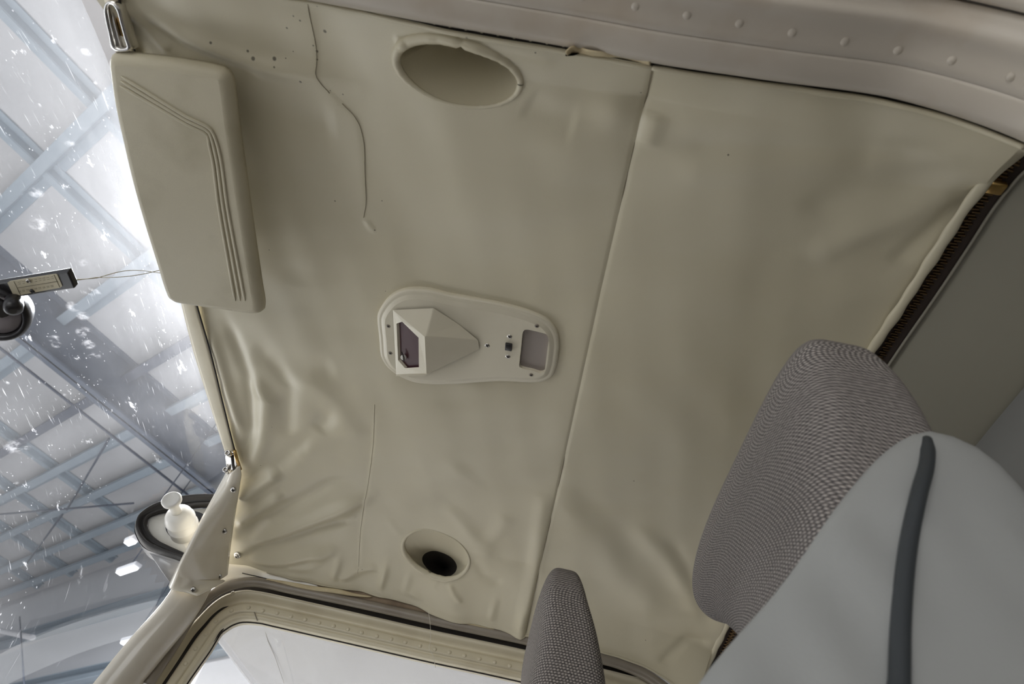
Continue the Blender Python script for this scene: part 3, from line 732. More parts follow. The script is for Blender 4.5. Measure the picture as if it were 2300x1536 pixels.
# windscreen: bubble that leaves the header almost level and turns down at the far side
nb, na = 110, 230; rows = []; uvs = []
for i in range(nb):
    b = (i / (nb - 1)) ** 1.15
    row = []
    for j in range(na):
        a = -1.5 + 2.52 * j / (na - 1)                       # across
        th = min(a, 1.02)
        n_ = 3.6
        ang = th * math.pi / 2
        sy = math.copysign(abs(math.sin(ang)) ** (2 / n_), ang) if False else th
        if th < .86: y = .575 + .40 * th / .86 * 1.0; dz = 0.0 + .030 * abs(th / .86) ** 3
        else:
            k = (th - .86) / .16; y = .975 + .075 * math.sin(min(k, 1) * math.pi / 2); dz = .030 + .05 * k + .17 * k * k
        x0 = -.452 - .03 * math.cos((y - .55) * 2.4)
        x = x0 - .60 * b + (.03 * b) * (abs(y - .56) / .45) ** 2
        z = float(roof_z(min(max(y, .16), 1.0))) + .004 - (.13 * b + .42 * b * b) - dz * min(1, b * 9 + .0)
        row.append((x, y, z)); uvs.append((y, .62 * b))
    rows.append(row)
def ws_uv(u, v):
    d = ray(u, v); d /= np.linalg.norm(d); Q = np.array(rows).reshape(-1, 3); i = int(np.argmin(np.linalg.norm(Q - (Q @ d)[:, None] * d, axis=1))); return uvs[i]
STAINS = [(*ws_uv(u, v), r * .00048) for u, v, r in [(172, 690, 18), (188, 712, 16), (190, 748, 20), (200, 775, 18), (212, 800, 16), (186, 590, 14), (124, 760, 14), (128, 775, 12), (205, 655, 16), (222, 655, 12), (45, 1000, 30), (85, 505, 22), (78, 430, 16), (160, 320, 12), (195, 115, 10), (160, 120, 10)]]
ROOT_UV = ws_uv(390, 1195)
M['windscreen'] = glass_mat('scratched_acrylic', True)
g = G(); g.grid(np.array(rows))
keep = []
for f in g.f:
    c = np.mean([g.v[i] for i in f], 0)
    if c[1] > .86 and inside(c, root_outline): continue
    if c[1] > .98 and c[0] > -.54: continue
    keep.append(f)
g.f = keep; g.mi = [0] * len(keep)
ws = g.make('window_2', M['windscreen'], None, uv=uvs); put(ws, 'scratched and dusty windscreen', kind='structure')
# ================================================================== THINGS in the cabin
def rounded_plate(outline, inset, depth, up):
    """closed outline (n,3) -> rings moving inward by inset and out along `up` by depth; returns G with a filled face"""
    P = np.array(outline, float); c = P.mean(0); n = len(P)
    T = np.roll(P, -1, 0) - np.roll(P, 1, 0); T /= np.linalg.norm(T, axis=1)[:, None]
    upv = np.array(up, float) / np.linalg.norm(up); N = np.cross(upv, T)
    if ((c - P) * N).sum() < 0: N = -N
    g = G(); rings = []
    for a in np.linspace(0, math.pi / 2, 6):
        rings.append(P + N * inset * (1 - math.cos(a)) + upv * depth * math.sin(a))
    rings = [P] + rings[1:]
    v = np.concatenate(rings); f = [(i * n + j, i * n + (j + 1) % n, (i + 1) * n + (j + 1) % n, (i + 1) * n + j) for i in range(len(rings) - 1) for j in range(n)]
    f.append([(len(rings) - 1) * n + j for j in range(n)]); f.append(list(range(n))[::-1])
    g.add(v, f); return g

# ---- sun visor
ZV = .541
vo_px = [(254, 130), (257, 120), (266, 114), (285, 114), (330, 119), (420, 130), (490, 143), (514, 152), (526, 168), (531, 195), (540, 270), (556, 390), (574, 520), (590, 630), (597, 680), (593, 695), (578, 698), (500, 688), (402, 672), (386, 661), (376, 640), (356, 575), (330, 490), (305, 400), (284, 310), (266, 225), (258, 170)]
VO = rs([pz(u, v, ZV + .012) for u, v in vo_px], 150, closed=True)
t = thing('sun_visor', pz(430, 400, ZV), 'padded cream sun visor with embossed lines, swung against the headliner', 'sun visor')
g = rounded_plate(VO, .0095, .012, (0, 0, -1)); vp = g.make('visor_pad', M['visor'], t)
for k in range(3):
    d = k * 11.0
    pts = [(272 - .12 * d, 172 + d * .95), (340, 214 + d * .9), (420, 263 + d * .8), (462 - .35 * d + 12, 292 + .62 * d), (474 - .75 * d + 12, 318 + .3 * d), (484 - .85 * d + 12, 360), (496 - .9 * d + 14, 460), (512 - .95 * d + 18, 570), (530 - d + 20, 676)]
    q = rs([pz(u, v, ZV - .0004) for u, v in pts], 70)
    g = G(); g.tube(q, np.interp(np.linspace(0, 1, 70), [0, .03, .97, 1], [.0004, .0017, .0017, .0004]), 10, flat=.6); g.make('embossed_line', M['visor'], t)
# ---- visor hinge bracket (near) 
t = thing('visor_bracket', roof(262, 60, .01), 'chrome slotted visor bracket at the near corner of the windscreen', 'bracket')
zb = .548
oc = [(233, 20), (236, 8), (246, 1), (258, 3), (268, 14), (277, 45), (288, 85), (296, 112), (288, 116), (262, 116), (252, 112), (243, 75), (236, 45)]
ic = [(243, 24), (245, 14), (250, 10), (256, 13), (262, 24), (270, 52), (279, 86), (284, 104), (279, 107), (266, 107), (260, 104), (252, 72), (246, 46)]
O = rs([pz(u, v, zb) for u, v in oc], 60, closed=True); I = rs([pz(u, v, zb) for u, v in ic], 60, closed=True)
dz = np.array([0, 0, .010]); g = G()
rings = [O + dz, O, O * .7 + I * .3 - np.array([0, 0, .0016]), O * .3 + I * .7 - np.array([0, 0, .0016]), I, I + dz]
v = np.concatenate(rings); g.add(v, [(i * 60 + j, i * 60 + (j + 1) % 60, (i + 1) * 60 + (j + 1) % 60, (i + 1) * 60 + j) for i in range(5) for j in range(60)])
g.make('slotted_frame', M['chrome'], t)
g = G(); g.tube([pz(246, 14, zb + .008), pz(252, 50, zb + .006), pz(262, 90, zb + .005), pz(272, 122, zb + .004)], .0038, 14); g.make('hinge_rod', M['steel'], t)
g = G(); a = pz(268, 60, zb + .009); g.tube([pz(262, 22, zb + .009), pz(272, 60, zb + .009), pz(284, 100, zb + .009)], .0022, 8); g.make('brass_edge', M['brass'], t)
g = G(); g.grid(np.array([[pz(u, v, zb + .0115) for u, v in ((244, 8), (240, 30), (254, 106))], [pz(u, v, zb + .0115) for u, v in ((258, 8), (270, 40), (286, 106))]])); solid(g.make('slot_backing', M['tan'], t), .001)
g = G(); g.box(pz(276, 96, zb + .008), .010, .012, .003); bevel(g.make('slide_block', M['paint'], t), .0006)
# ---- empty bracket on the far side
t = thing('visor_bracket', roof(520, 1035, .008), 'chrome visor bracket with two empty sockets beside the cream corner plate', 'bracket')
ob = rs([roof(u, v, .008) for u, v in [(507, 1022), (512, 1016), (524, 1014), (532, 1020), (536, 1040), (534, 1058), (528, 1068), (518, 1071), (512, 1062), (508, 1042)]], 40, closed=True)
g = rounded_plate(ob, .003, .0025, (0, 0, -1)); g.make('base_plate', M['chrome'], t)
for u, v, w in ((520, 1022, (518, 1017)), (515, 1060, (513, 1054))):
    a = roof(u, v, .009); b = roof(w[0], w[1], .009) + np.array([-.001, -.007, -.006]); d = b - a
    g = G(); L_ = np.linalg.norm(d); g.lathe(a, d, [(0, .0042), (L_, .0042), (L_, .0026), (L_ * .3, .0024)], 18); s_ = g.make('socket', M['chrome'], t)
    g = G(); g.lathe(a + d * .32, d, [(0, .0025), (.0003, .0025)], 14); g.make('bore', M['gap'], s_)
g = G(); g.tube([roof(527, 1012, .011), roof(533, 1035, .011), roof(540, 1054, .009)], .0024, 8); g.make('brass_strip', M['brass'], t)
g = G(); g.tube([roof(522, 1022, .010), roof(524, 1042, .010), roof(527, 1056, .010)], .0026, 8); g.make('dark_clip', M['rubber'], t)

# ---- corner cover plate over the far corner
L_ = [roof(516, 1064, .006), pz(505, 1085, .578), pz(486, 1120, .560), pz(463, 1163, .534), pz(437, 1215, .503), pz(410, 1270, .473), py(387, 1318, 1.004)]
R_ = [roof(541, 1043, .006), roof(544, 1062, .006), roof(537, 1108, .007), roof(527, 1168, .008), roof(519, 1225, .009), py(512, 1288, 1.046), py(440, 1338, 1.006)]
L_ = rs(L_, 60); R_ = lin(R_, 60)
R_[48:] = lin([R_[48], py(509, 1302, 1.040), py(475, 1322, 1.020), py(446, 1336, 1.006)], 12)
t = thing('corner_cover_plate', (L_[30] + R_[30]) / 2, 'glossy cream metal plate with four screws covering the far windscreen corner', 'cover plate')
rows = []
vd = MC[:, 2]
for s_ in np.linspace(0, 1, 22):
    q = L_ * (1 - s_) + R_ * s_
    tt_ = np.linspace(0, 1, 60)[:, None]
    bul = (.012 * math.sin(math.pi * min(1, s_ * 1.0)) ** .8) * np.sin(np.pi * (.12 + .88 * tt_)) ** .7
    q = q - bul * np.array([[-.28, .55, .78]])
    rows.append(q)
roll = L_ + np.array([-.004, .012, .014])                 # the free edge rolls back round the post
rows = [roll, L_ + np.array([-.006, .005, .005])] + rows
rows = [q - vd * .005 for q in rows]
g = G(); g.grid(np.array(rows)); pm = g.make('plate', M['paint'], t); solid(pm, .0018, 1)
PR = np.array(rows[2:])
scr = screw_mesh('screw', .0046, .0024, M['steel'], M['gap'])
def on_plate(u, v):
    d = ray(u, v); d /= np.linalg.norm(d); Q = PR.reshape(-1, 3); k = np.linalg.norm(Q - (Q @ d)[:, None] * d, axis=1); return Q[int(np.argmin(k))] * 1.0
for k, (u, v) in enumerate([(528, 1098), (508, 1190), (497, 1291), (439, 1321)]):
    p = on_plate(u, v); p = ray(u, v) * (np.linalg.norm(p) / np.linalg.norm(ray(u, v)))
    inst('screw', scr, t, p - vd * .0065, -(vd * .5 + np.array([0, .3, .6])), .4 + k)
# ---- loose headliner screw with cup washer
p = roof(533, 1247, .006); t = thing('headliner_screw', p, 'crosshead screw in a cup washer in the far front corner of the headliner', 'screw')
nrm = np.array([-.15, -.35, -.9])
inst('screw', screw_mesh('screw', .0042, .002, M['steel'], M['gap']), t, p - np.array([0, .0, .002]), nrm, .5)
g = G(); g.lathe(p, nrm, [(-.001, .0062), (.0008, .006), (.0016, .0048), (.0008, .0035)], 20); g.make('cup_washer', M['chrome'], t)

# ---- overhead console
def cp(cx, cy, drop): return pz(820 + cx / 4.7917, 620 + cy / 4.7917, .6 - drop)
co = [(140, 400), (190, 300), (290, 195), (430, 135), (560, 128), (700, 140), (900, 185), (1200, 235), (1500, 290), (1800, 375), (1960, 450), (2060, 560), (2095, 690), (2085, 830), (2060, 970), (2010, 1075), (1900, 1125), (1750, 1130), (1500, 1118), (1250, 1130), (950, 1150), (700, 1150), (500, 1120), (350, 1050), (240, 960), (180, 860), (155, 650)]
t = thing('overhead_console', cp(1100, 650, .0), 'cream moulded overhead console with map light housing, switch and small window', 'console')
CO = rs([cp(a, b, .004) for a, b in co], 160, closed=True)
# base plate with the rear window cut out
win = rs([cp(a, b, .0105) for a, b in [(1700, 600), (1725, 575), (1760, 578), (1900, 610), (1955, 628), (1975, 665), (1960, 800), (1935, 1000), (1925, 1035), (1890, 1045), (1800, 1020), (1690, 995), (1660, 975), (1662, 930), (1680, 760)]], 48, closed=True)
def plate_with_holes(name, outer_rings, holes, m, parent, hole_depth):
    bm = bmesh.new(); base = ROOTLOC[parent.name]; n = len(outer_rings[0]); vr = []
    for r in outer_rings: vr.append([bm.verts.new(p - base) for p in r])
    for a, b in zip(vr[:-1], vr[1:]):
        for j in range(n): bm.faces.new((a[j], a[(j + 1) % n], b[(j + 1) % n], b[j]))
    ed = [bm.edges.get((vr[-1][j], vr[-1][(j + 1) % n])) or bm.edges.new((vr[-1][j], vr[-1][(j + 1) % n])) for j in range(n)]
    for h in holes:
        hv = [bm.verts.new(p - base) for p in h]; k = len(hv)
        hu = [bm.verts.new(p - base + np.array(hole_depth)) for p in h]
        for j in range(k): bm.faces.new((hv[j], hv[(j + 1) % k], hu[(j + 1) % k], hu[j]))
        ed += [bm.edges.get((hv[j], hv[(j + 1) % k])) for j in range(k)]
    bmesh.ops.triangle_fill(bm, use_beauty=True, use_dissolve=False, edges=ed)
    bmesh.ops.recalc_face_normals(bm, faces=bm.faces)
    me = bpy.data.meshes.new(name); bm.to_mesh(me); bm.free(); me.materials.append(m)
    o = bpy.data.objects.new(name, me); COL.objects.link(o); o.parent = parent; ROOTLOC[o.name] = base; return o
cc = CO.mean(0); rings = []
T_ = np.roll(CO, -1, 0) - np.roll(CO, 1, 0); T_ /= np.linalg.norm(T_, axis=1)[:, None]; N_ = np.cross(np.array([0, 0, -1.]), T_)
if ((cc - CO) * N_).sum() < 0: N_ = -N_
for ins, dn in ((0, -.004), (0, .001), (.0006, .0026), (.0018, .0036), (.0035, .0042), (.006, .0044), (.009, .0058), (.011, .0065)): rings.append(CO + N_ * ins + np.array([0, 0, -dn]))
base_plate = plate_with_holes('base_plate', rings, [win], M['console'], t, (0, 0, .011))
g = G(); q = win + np.array([0, 0, .0045]); g.add(q, [list(range(len(q)))]); g.make('window_plate', M['mauve'], t, smooth=False)
# light housing: wedge with bright front frame and a tapered fairing
a = cp(300, 365, .012); b = cp(655, 645, .031); c = cp(672, 1055, .031); d = cp(335, 1058, .013); b0 = cp(738, 345, .0125); h_ = cp(1010, 520, .0109); e = cp(1215, 690, .0128); f_ = cp(1230, 790, .0122); gg = cp(640, 1075, .0105); d0 = cp(330, 1075, .0105); m0 = None
hole = [cp(338, 512, .0153), cp(398, 490, .0183), cp(575, 662, .0270), cp(579, 980, .0271), cp(428, 990, .0183), cp(355, 905, .0146)]
H = thing  # (alias kept short)
g = G(); g.add([a, b0, b, e, f_, c, gg, d, d0, h_], [(0, 1, 2), (1, 9, 2), (9, 3, 2), (2, 3, 4, 5), (5, 4, 6), (5, 6, 8, 7)])
hs = g.make('light_housing', M['console'], t, smooth=False); bevel(hs, .0012, 2)
fr = plate_with_holes('housing_front', [np.array([a, b, c, d])], [np.array(hole)], M['console'], t, (.003, 0, .003))
g = G(); hq = np.array(hole); hu = hq + np.array([.0022, 0, .0026]); k = 6
g.add(np.concatenate([hq + np.array([.0002, 0, .0002]), hu]), [(j, (j + 1) % k, (j + 1) % k + k, j + k) for j in range(k)] + [[j + k for j in range(k)]]); rc = g.make('light_recess', M['lens_dark'], t, smooth=False)
bc = (hq[3] + hq[4] + hq[5] + hq[0]) / 4 + np.array([-.002, .006, .0022])
g = G(); g.lathe(bc, (.3, -.3, -.9), [(0, .0036), (.001, .0034), (.0016, .002), (.0018, 0.0005)], 18); g.make('bulb', M['white_plastic'], rc)
g = G(); g.tube([bc + np.array([-.002, -.009, -.001]), bc + np.array([.001, -.002, -.0022]), bc + np.array([.001, .004, -.0022])], .0009, 6); g.make('bulb_clip', M['gap'], rc)
csc = screw_mesh('screw', .0030, .0012, M['steel'], M['gap']); dsc = screw_mesh('dark_screw', .0027, .0008, M['tube'], M['gap'])
for me_, cx, cy in ((dsc, 250, 538), (dsc, 272, 827), (csc, 1315, 747), (csc, 1555, 652), (csc, 1537, 867), (dsc, 1848, 537), (dsc, 1787, 1062)):
    inst('screw', me_, t, cp(cx, cy, .0103), (0, 0, -1), cx * .01)
g = G(); p = cp(1545, 760, .0115); ux = cp(1575, 765, .0115) - p; ux /= np.linalg.norm(ux); uy = np.cross((0, 0, 1), ux); g.box(p, .0078, .0098, .004, (ux, uy, (0, 0, 1))); bevel(g.make('rocker_switch', M['black'], t), .0006)

# ---- compass hanging inside the windscreen
zc = .470
t = thing('magnetic_compass', pz(60, 660, zc), 'black compass with a yellowed correction card hanging inside the windscreen', 'compass')
X0 = pz(0, 636, zc); X1 = pz(152, 611, zc); ex = X1 - X0; ex /= np.linalg.norm(ex); Y1 = pz(168, 648, zc)
w_ = Y1 - X1; ey = w_ - ex * (w_ @ ex); wid = np.linalg.norm(ey); ey /= wid
P0 = X0 - ex * .09
def cb(a, b, h=0.0): return X1 + ex * a + ey * b + np.array([0, 0, h])
slant = (Y1 - X1) @ ex
out = [cb(0, 0), cb(slant, wid), cb(slant - .20, wid), cb(-.20, 0)]
g = G(); top = [p + np.array([0, -.0015, .007]) for p in out]
g.add(out + top, [(0, 1, 2, 3), (7, 6, 5, 4), (0, 4, 5, 1), (1, 5, 6, 2), (2, 6, 7, 3), (3, 7, 4, 0)]); bevel(g.make('mounting_bar', M['black'], t, smooth=False), .0014, 3)
cd_px = [(16.5, 635), (22, 631.5), (124, 615.5), (129, 618), (139.5, 642), (136, 646), (35, 665), (30, 663)]
q = [pz(u, v, zc - .0006) for u, v in cd_px]; q = [np.array(p) for p in q]
g = G(); g.add(q + [p + np.array([0, 0, .0008]) for p in q], [list(range(8))] + [(i, (i + 1) % 8, (i + 1) % 8 + 8, i + 8) for i in range(8)]); card = g.make('correction_card', M['card'], t, smooth=False)
g = G()
def cl(u0, v0, u1, v1, r): g.tube([pz(u0, v0, zc - .0008), pz(u1, v1, zc - .0008)], r, 4)
cl(31, 632, 46, 662, .00022); cl(121, 617, 134, 645, .00022); cl(40, 646.5, 130, 632, .00022)
for k in range(9):                                          # unreadable columns of small print
    u = 40 + k * 9.2
    for r_ in range(2): cl(u, 634 - k * 1.5 + r_ * 20, u + 6.0, 633 - k * 1.5 + r_ * 20, .00014); cl(u + 1, 638.5 - k * 1.5 + r_ * 18, u + 6.5, 637.5 - k * 1.5 + r_ * 18, .00011)
g.make('card_print', M['ink'], card)
cps = screw_mesh('card_screw', .0024, .0014, M['steel'], M['gap'])
inst('card_screw', cps, t, pz(63.5, 631, zc - .0012), (0, 0, -1)); 
g = G(); g.lathe(pz(74, 653, zc), (0, 0, -1), [(0, .0026), (.0016, .0024), (.002, 0.001)], 16); g.make('black_screw', M['black'], t)
c0 = pz(-6, 706, zc - .012); ax = np.array([.35, -.25, -.9])
g = G(); g.lathe(c0, ax, [(-.030, .020), (-.020, .027), (-.006, .030), (0, .0305), (.004, .029), (.005, .0255), (.002, .0235), (-.002, .023)], 40); g.make('compass_bowl', M['black'], t)
g = G(); g.lathe(c0, ax, [(-.0015, .0232), (.0008, .021), (.002, .012), (.0024, .001)], 32); g.make('lens', M['lensgrey'], t)
g = G(); g.lathe(pz(30, 690, zc - .016), (.4, .1, -.6), [(-.012, .0075), (-.002, .009), (.003, .0085), (.006, .006), (.0062, .003)], 16); g.make('adjuster_knob', M['black'], t)
g = G(); g.tube([pz(-2, 668, zc), pz(0, 685, zc - .008), pz(4, 700, zc - .016)], .008, 10); g.make('bracket_neck', M['black'], t)
wr = thing
hz = roof(372, 606, .002)
for k, (sw, off) in enumerate(((0, -.3), (1, 1.0))):
    a = pz(160, 628, zc + .003); n_ = 40; pts = []
    for i in range(n_):
        s_ = i / (n_ - 1); u = 160 + 206 * s_; v = 628 - 20 * s_ + 7.5 * math.sin(math.pi * max(0, (s_ - .28) / .72) * 1.25) * (1 if k else -1) * (.9 if s_ > .25 else 0) + 2 * math.sin(s_ * 7 + off)
        z = (zc + .003) * (1 - s_) + (hz[2] - .003) * s_
        pts.append(pz(u, v, z))
    g = G(); g.tube(pts, .00042, 6); g.make('wire', M['wire'], t)

# ---- wing root with pull vent
YR = .988
t = thing('wing_root_panel', py(400, 1185, YR), 'cream wing root end with a thick black rubber seal beyond the windscreen corner', 'wing root')
so = [(492, 1111), (430, 1112), (380, 1121), (335, 1140), (310, 1162), (303, 1182), (308, 1205), (325, 1228), (360, 1243), (400, 1256), (425, 1267)]
si = [(492, 1138), (440, 1142), (400, 1148), (355, 1156), (335, 1165), (331, 1180), (338, 1197), (355, 1213), (385, 1229), (415, 1243), (428, 1249)]
SO = rs([py(u, v, YR - .006) for u, v in so], 90); SI = rs([py(u, v, YR) for u, v in si], 90)
rows = []
for s_ in np.linspace(0, 1, 11):
    q = SO * (1 - s_) + SI * s_; q = q.copy(); q[:, 1] -= .010 * math.sin(math.pi * min(1, s_ / .55)) if s_ < .55 else .0075 * math.sin(math.pi * (s_ - .55) / .45); rows.append(q)
back = SO + np.array([0, .03, 0]); g = G(); g.grid(np.array([back] + rows)); solid(g.make('rubber_seal', M['rubber'], t), .002)
P = list(SI + np.array([0, .002, 0])); g = G(); c = np.mean(P, 0); g.add([c] + P, [(0, i + 1, i + 2) for i in range(len(P) - 1)] + [(0, len(P), 1)]); solid(g.make('rib_panel', mat('white_rib', (.84, .81, .73), .4, bump=(200, .1)), t), .003)
g = G(); g.grid(np.array([SO + np.array([-.002, .004, 0]), SO * 1.0 + np.array([0, .03, 0])])); g.make('skin_edge', M['wing'], t)
fq = [py(328, 1230, YR + .006), py(375, 1248, YR + .006), py(424, 1266, YR + .008), py(412, 1296, 1.015), py(389, 1318, 1.02), py(362, 1282, 1.0)]
g = G(); c = np.mean(fq, 0); g.add([c] + fq, [(0, i + 1, (i + 1) % 6 + 1) for i in range(6)]); solid(g.make('root_fairing', M['wing'], t), .003)
t = thing('air_vent', py(416, 1190, YR), 'white ribbed pull out air vent on a dark gasket, at the far windscreen corner', 'air vent')
p0 = py(417, 1193, YR); p1 = py(384, 1120, YR - .086); ax = p1 - p0; Lx = np.linalg.norm(ax)
g = G(); go = rs([py(u, v, YR - .002) for u, v in [(372, 1180), (378, 1200), (392, 1210), (415, 1213), (442, 1202), (460, 1178), (460, 1158), (445, 1150), (410, 1150), (385, 1160)]], 40, closed=True)
g = rounded_plate(go, .003, .003, (0, -1, 0)); g.make('gasket', M['gasket'], t)
k = Lx
def SC(p): return [(d_, r_ * .83) for d_, r_ in p]
g = G(); g.lathe(p0, ax, SC([(0, .0275), (k * .16, .027), (k * .17, .0278), (k * .20, .0278), (k * .21, .027), (k * .34, .0262), (k * .36, .0272), (k * .40, .0272), (k * .42, .0258), (k * .50, .0245), (k * .56, .021), (k * .60, .015), (k * .62, .009)]), 36); g.make('vent_barrel', M['white_plastic'], t)
g = G(); g.lathe(p0, ax, SC([(k * .58, .0095), (k * .86, .0085), (k * .88, .0135), (k * .92, .0172), (k * .97, .0178), (k * 1.0, .016), (k * 1.0, .013), (k * .985, .011), (k * .985, .0005)]), 36); g.make('pull_knob', M['white_plastic'], t)

# ---- zipper at the rear of the headliner
zc_px = [(2330, 338), (2284, 374), (2222, 446), (2160, 540), (2095, 640), (2010, 768), (1925, 905), (1822, 1100), (1722, 1290), (1640, 1455), (1590, 1560)]
Z = rs([roof(u - 9, v, .000) for u, v in zc_px], 220)
t = thing('zipper', Z[70], 'long brass zipper on dark tape between the two rear headliner panels', 'zipper')
Tn = np.gradient(Z, axis=0); Tn /= np.linalg.norm(Tn, axis=1)[:, None]; Sd = np.cross(Tn, np.array([0, 0, 1.])); Sd /= np.linalg.norm(Sd, axis=1)[:, None]
if Sd[50][0] < 0: Sd = -Sd
wv = .0082 * (1 + .22 * np.sin(np.linspace(0, 9, 220)))[:, None]
g = G(); g.grid(np.array([Z + Sd * wv * k + np.array([0, 0, .004 - .003 * abs(k)]) for k in np.linspace(-1.4, 1.25, 9)])); solid(g.make('tape', M['tape'], t), .001)
Lz = np.r_[0, np.cumsum(np.linalg.norm(np.diff(Z, axis=0), axis=1))]; g = G(); pitch = .0032
for i, s_ in enumerate(np.arange(.012, Lz[-1], pitch)):
    p = np.array([np.interp(s_, Lz, Z[:, k]) for k in range(3)]); j = int(np.argmin(np.abs(Lz - s_))); sg = 1 if i % 2 else -1
    g.box(p + Sd[j] * sg * .0012 + np.array([0, 0, -.0008 + .003]), .0060, .0015, .0022, (Sd[j], Tn[j], np.cross(Sd[j], Tn[j])))
g.make('teeth', M['zip'], t, smooth=False)
g = G(); g.box(Z[9] + np.array([0, 0, -.002]), .013, .011, .006, (Sd[9], Tn[9], np.cross(Sd[9], Tn[9]))); bevel(g.make('slider', M['brass'], t), .0016)
wl = Z - Sd * (wv * 1.1) + np.array([0, 0, .0005]); g = G(); rr = .0050 * (1 + .10 * np.sin(np.linspace(0, 160, 220)) + .06 * np.sin(np.linspace(0, 67, 220))); g.tube(wl + np.array([-.004, 0, -.0015]) - np.array([0, 0, 1.0]) * np.interp(np.linspace(0, 1, 220), [0, .2, .3], [.008, .006, 0])[:, None], rr, 10, flat=.55); g.make('front_welt', M['headliner'], t)

# ---- rear panel beyond the zip
def on_grid(u, v, A_):
    d = ray(u, v); d /= np.linalg.norm(d); Q = A_.reshape(-1, 3); k = np.linalg.norm(Q - (Q @ d)[:, None] * d, axis=1); i = np.argsort(k)[:6]
    return d * np.mean(Q[i] @ d)
wr_ = Z + Sd * wv * 1.0 + np.array([0, 0, -.001])
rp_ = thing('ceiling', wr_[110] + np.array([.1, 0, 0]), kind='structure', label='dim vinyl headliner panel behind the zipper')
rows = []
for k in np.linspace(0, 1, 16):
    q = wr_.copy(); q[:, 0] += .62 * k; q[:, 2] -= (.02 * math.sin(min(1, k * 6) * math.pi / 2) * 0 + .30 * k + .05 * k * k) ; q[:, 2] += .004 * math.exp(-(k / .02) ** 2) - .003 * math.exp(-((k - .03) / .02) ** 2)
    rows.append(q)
g = G(); g.grid(np.array(rows)); g.make('panel', M['headliner_shaded'], rp_)
g = G(); g.tube(wr_ + np.array([.001, 0, -.001]), .0016, 8); g.make('hem', M['headliner_shaded'], rp_)
# lighter trim panel that closes the rear
Rr = np.array(rows); ln = [on_grid(u, v, Rr) for u, v in [(2120, 1085), (2192, 1000), (2245, 935), (2300, 870), (2400, 750), (2520, 600)]]
ln = rs(ln, 40) + np.array([0, 0, -.004]); rows2 = [ln + np.array([.05 * k, 0, -.20 * k]) for k in np.linspace(0, 3, 8)]
g = G(); g.grid(np.array(rows2)); wb = g.make('wall_back', mat('grey_trim', (.26, .26, .25), .5), None); solid(wb, .004); put(wb, 'grey trim panel at the back of the cabin', kind='structure')
# loose thread by the far door
t_pts = rs([py(962, 1372, 1.055), py(966, 1400, 1.056), py(967, 1440, 1.066), py(964, 1455, 1.070), py(974, 1475, 1.078), py(978, 1500, 1.086)], 40)
g = G(); g.tube(t_pts, .00035, 5); put(g.make('loose_thread', M['thread'], None), 'pale loose thread dangling from the far headliner hem over the door', 'thread')
# ---- seats
def cushion(levels, n=96, ex=3.6, exx=5.5, exf=4.5, name='seat_back', m=None, parent=None):
    """levels: z, front x, back x, near y, far y"""
    L_ = np.array(levels, float); zz = np.r_[np.linspace(0, len(L_) - 1, 8 * (len(L_) - 1) + 1)]
    def cr(col):
        P = np.r_[2 * L_[0, col] - L_[1, col], L_[:, col], 2 * L_[-1, col] - L_[-2, col]]; out = []
        for q in zz:
            i = min(int(q), len(L_) - 2); t_ = q - i; p0, p1, p2, p3 = P[i:i + 4]
            out.append(.5 * (2 * p1 + (p2 - p0) * t_ + (2 * p0 - 5 * p1 + 4 * p2 - p3) * t_ ** 2 + (3 * p1 - p0 - 3 * p2 + p3) * t_ ** 3))
        return np.array(out)
    z, xf, xb, y0, y1 = [cr(c) for c in range(5)]
    v = []; uv = []; s_ = 0.0
    for k in range(len(z)):
        if k: s_ += math.hypot(z[k] - z[k - 1], .5 * abs(xf[k] - xf[k - 1]) + .5 * abs(xb[k] - xb[k - 1]) + .25 * abs(y0[k] - y0[k - 1]))
        cx, cy, hx, hy = (xf[k] + xb[k]) / 2, (y0[k] + y1[k]) / 2, (xb[k] - xf[k]) / 2, (y1[k] - y0[k]) / 2
        per = 0; prev = None
        for j in range(n + 1):
            a = 2 * math.pi * j / n; ca, sa = math.cos(a), math.sin(a)
            x = cx + hx * math.copysign(abs(ca) ** (2 / (exx if sa < 0 else exf)), ca); y = cy + hy * math.copysign(abs(sa) ** (2 / (ex if sa < 0 else exf)), sa)
            if prev: per += math.hypot(x - prev[0], y - prev[1])
            prev = (x, y); v.append((x, y, z[k])); uv.append((per, s_))
    f = [(i * (n + 1) + j, i * (n + 1) + j + 1, (i + 1) * (n + 1) + j + 1, (i + 1) * (n + 1) + j) for i in range(len(z) - 1) for j in range(n)]
    K = (len(z) - 1) * (n + 1); f.append([K + j for j in range(n)])
    g = G(); g.add(v, f); return g.make(name, m, parent, uv=uv)
def side_panel(outline, y, bulge, name, m, parent, tuck=.02):
    """upholstered side panel: outline in (x, z), swelling towards -y"""
    O = rs([(a, 0, b) for a, b in outline], 120, closed=True)[:, [0, 2]]; c = O.mean(0); rows = []
    for s_ in np.linspace(0, 1, 16):
        r = math.cos(s_ * math.pi / 2); h = math.sin(s_ * math.pi / 2) ** .8
        q = c + (O - c) * (r ** .55 if r > 0 else 0)
        w = .0016 * np.sin(q[:, 0] * 130 + q[:, 1] * 60) * h * (q[:, 1] < .25)
        rows.append(np.stack([q[:, 0], np.full(120, y + tuck) - (bulge + tuck) * h - w, q[:, 1]], 1))
    A_ = np.array(rows); A_ = np.concatenate([A_, A_[:, :1]], 1); g = G(); g.grid(A_); return g.make(name, m, parent), A_

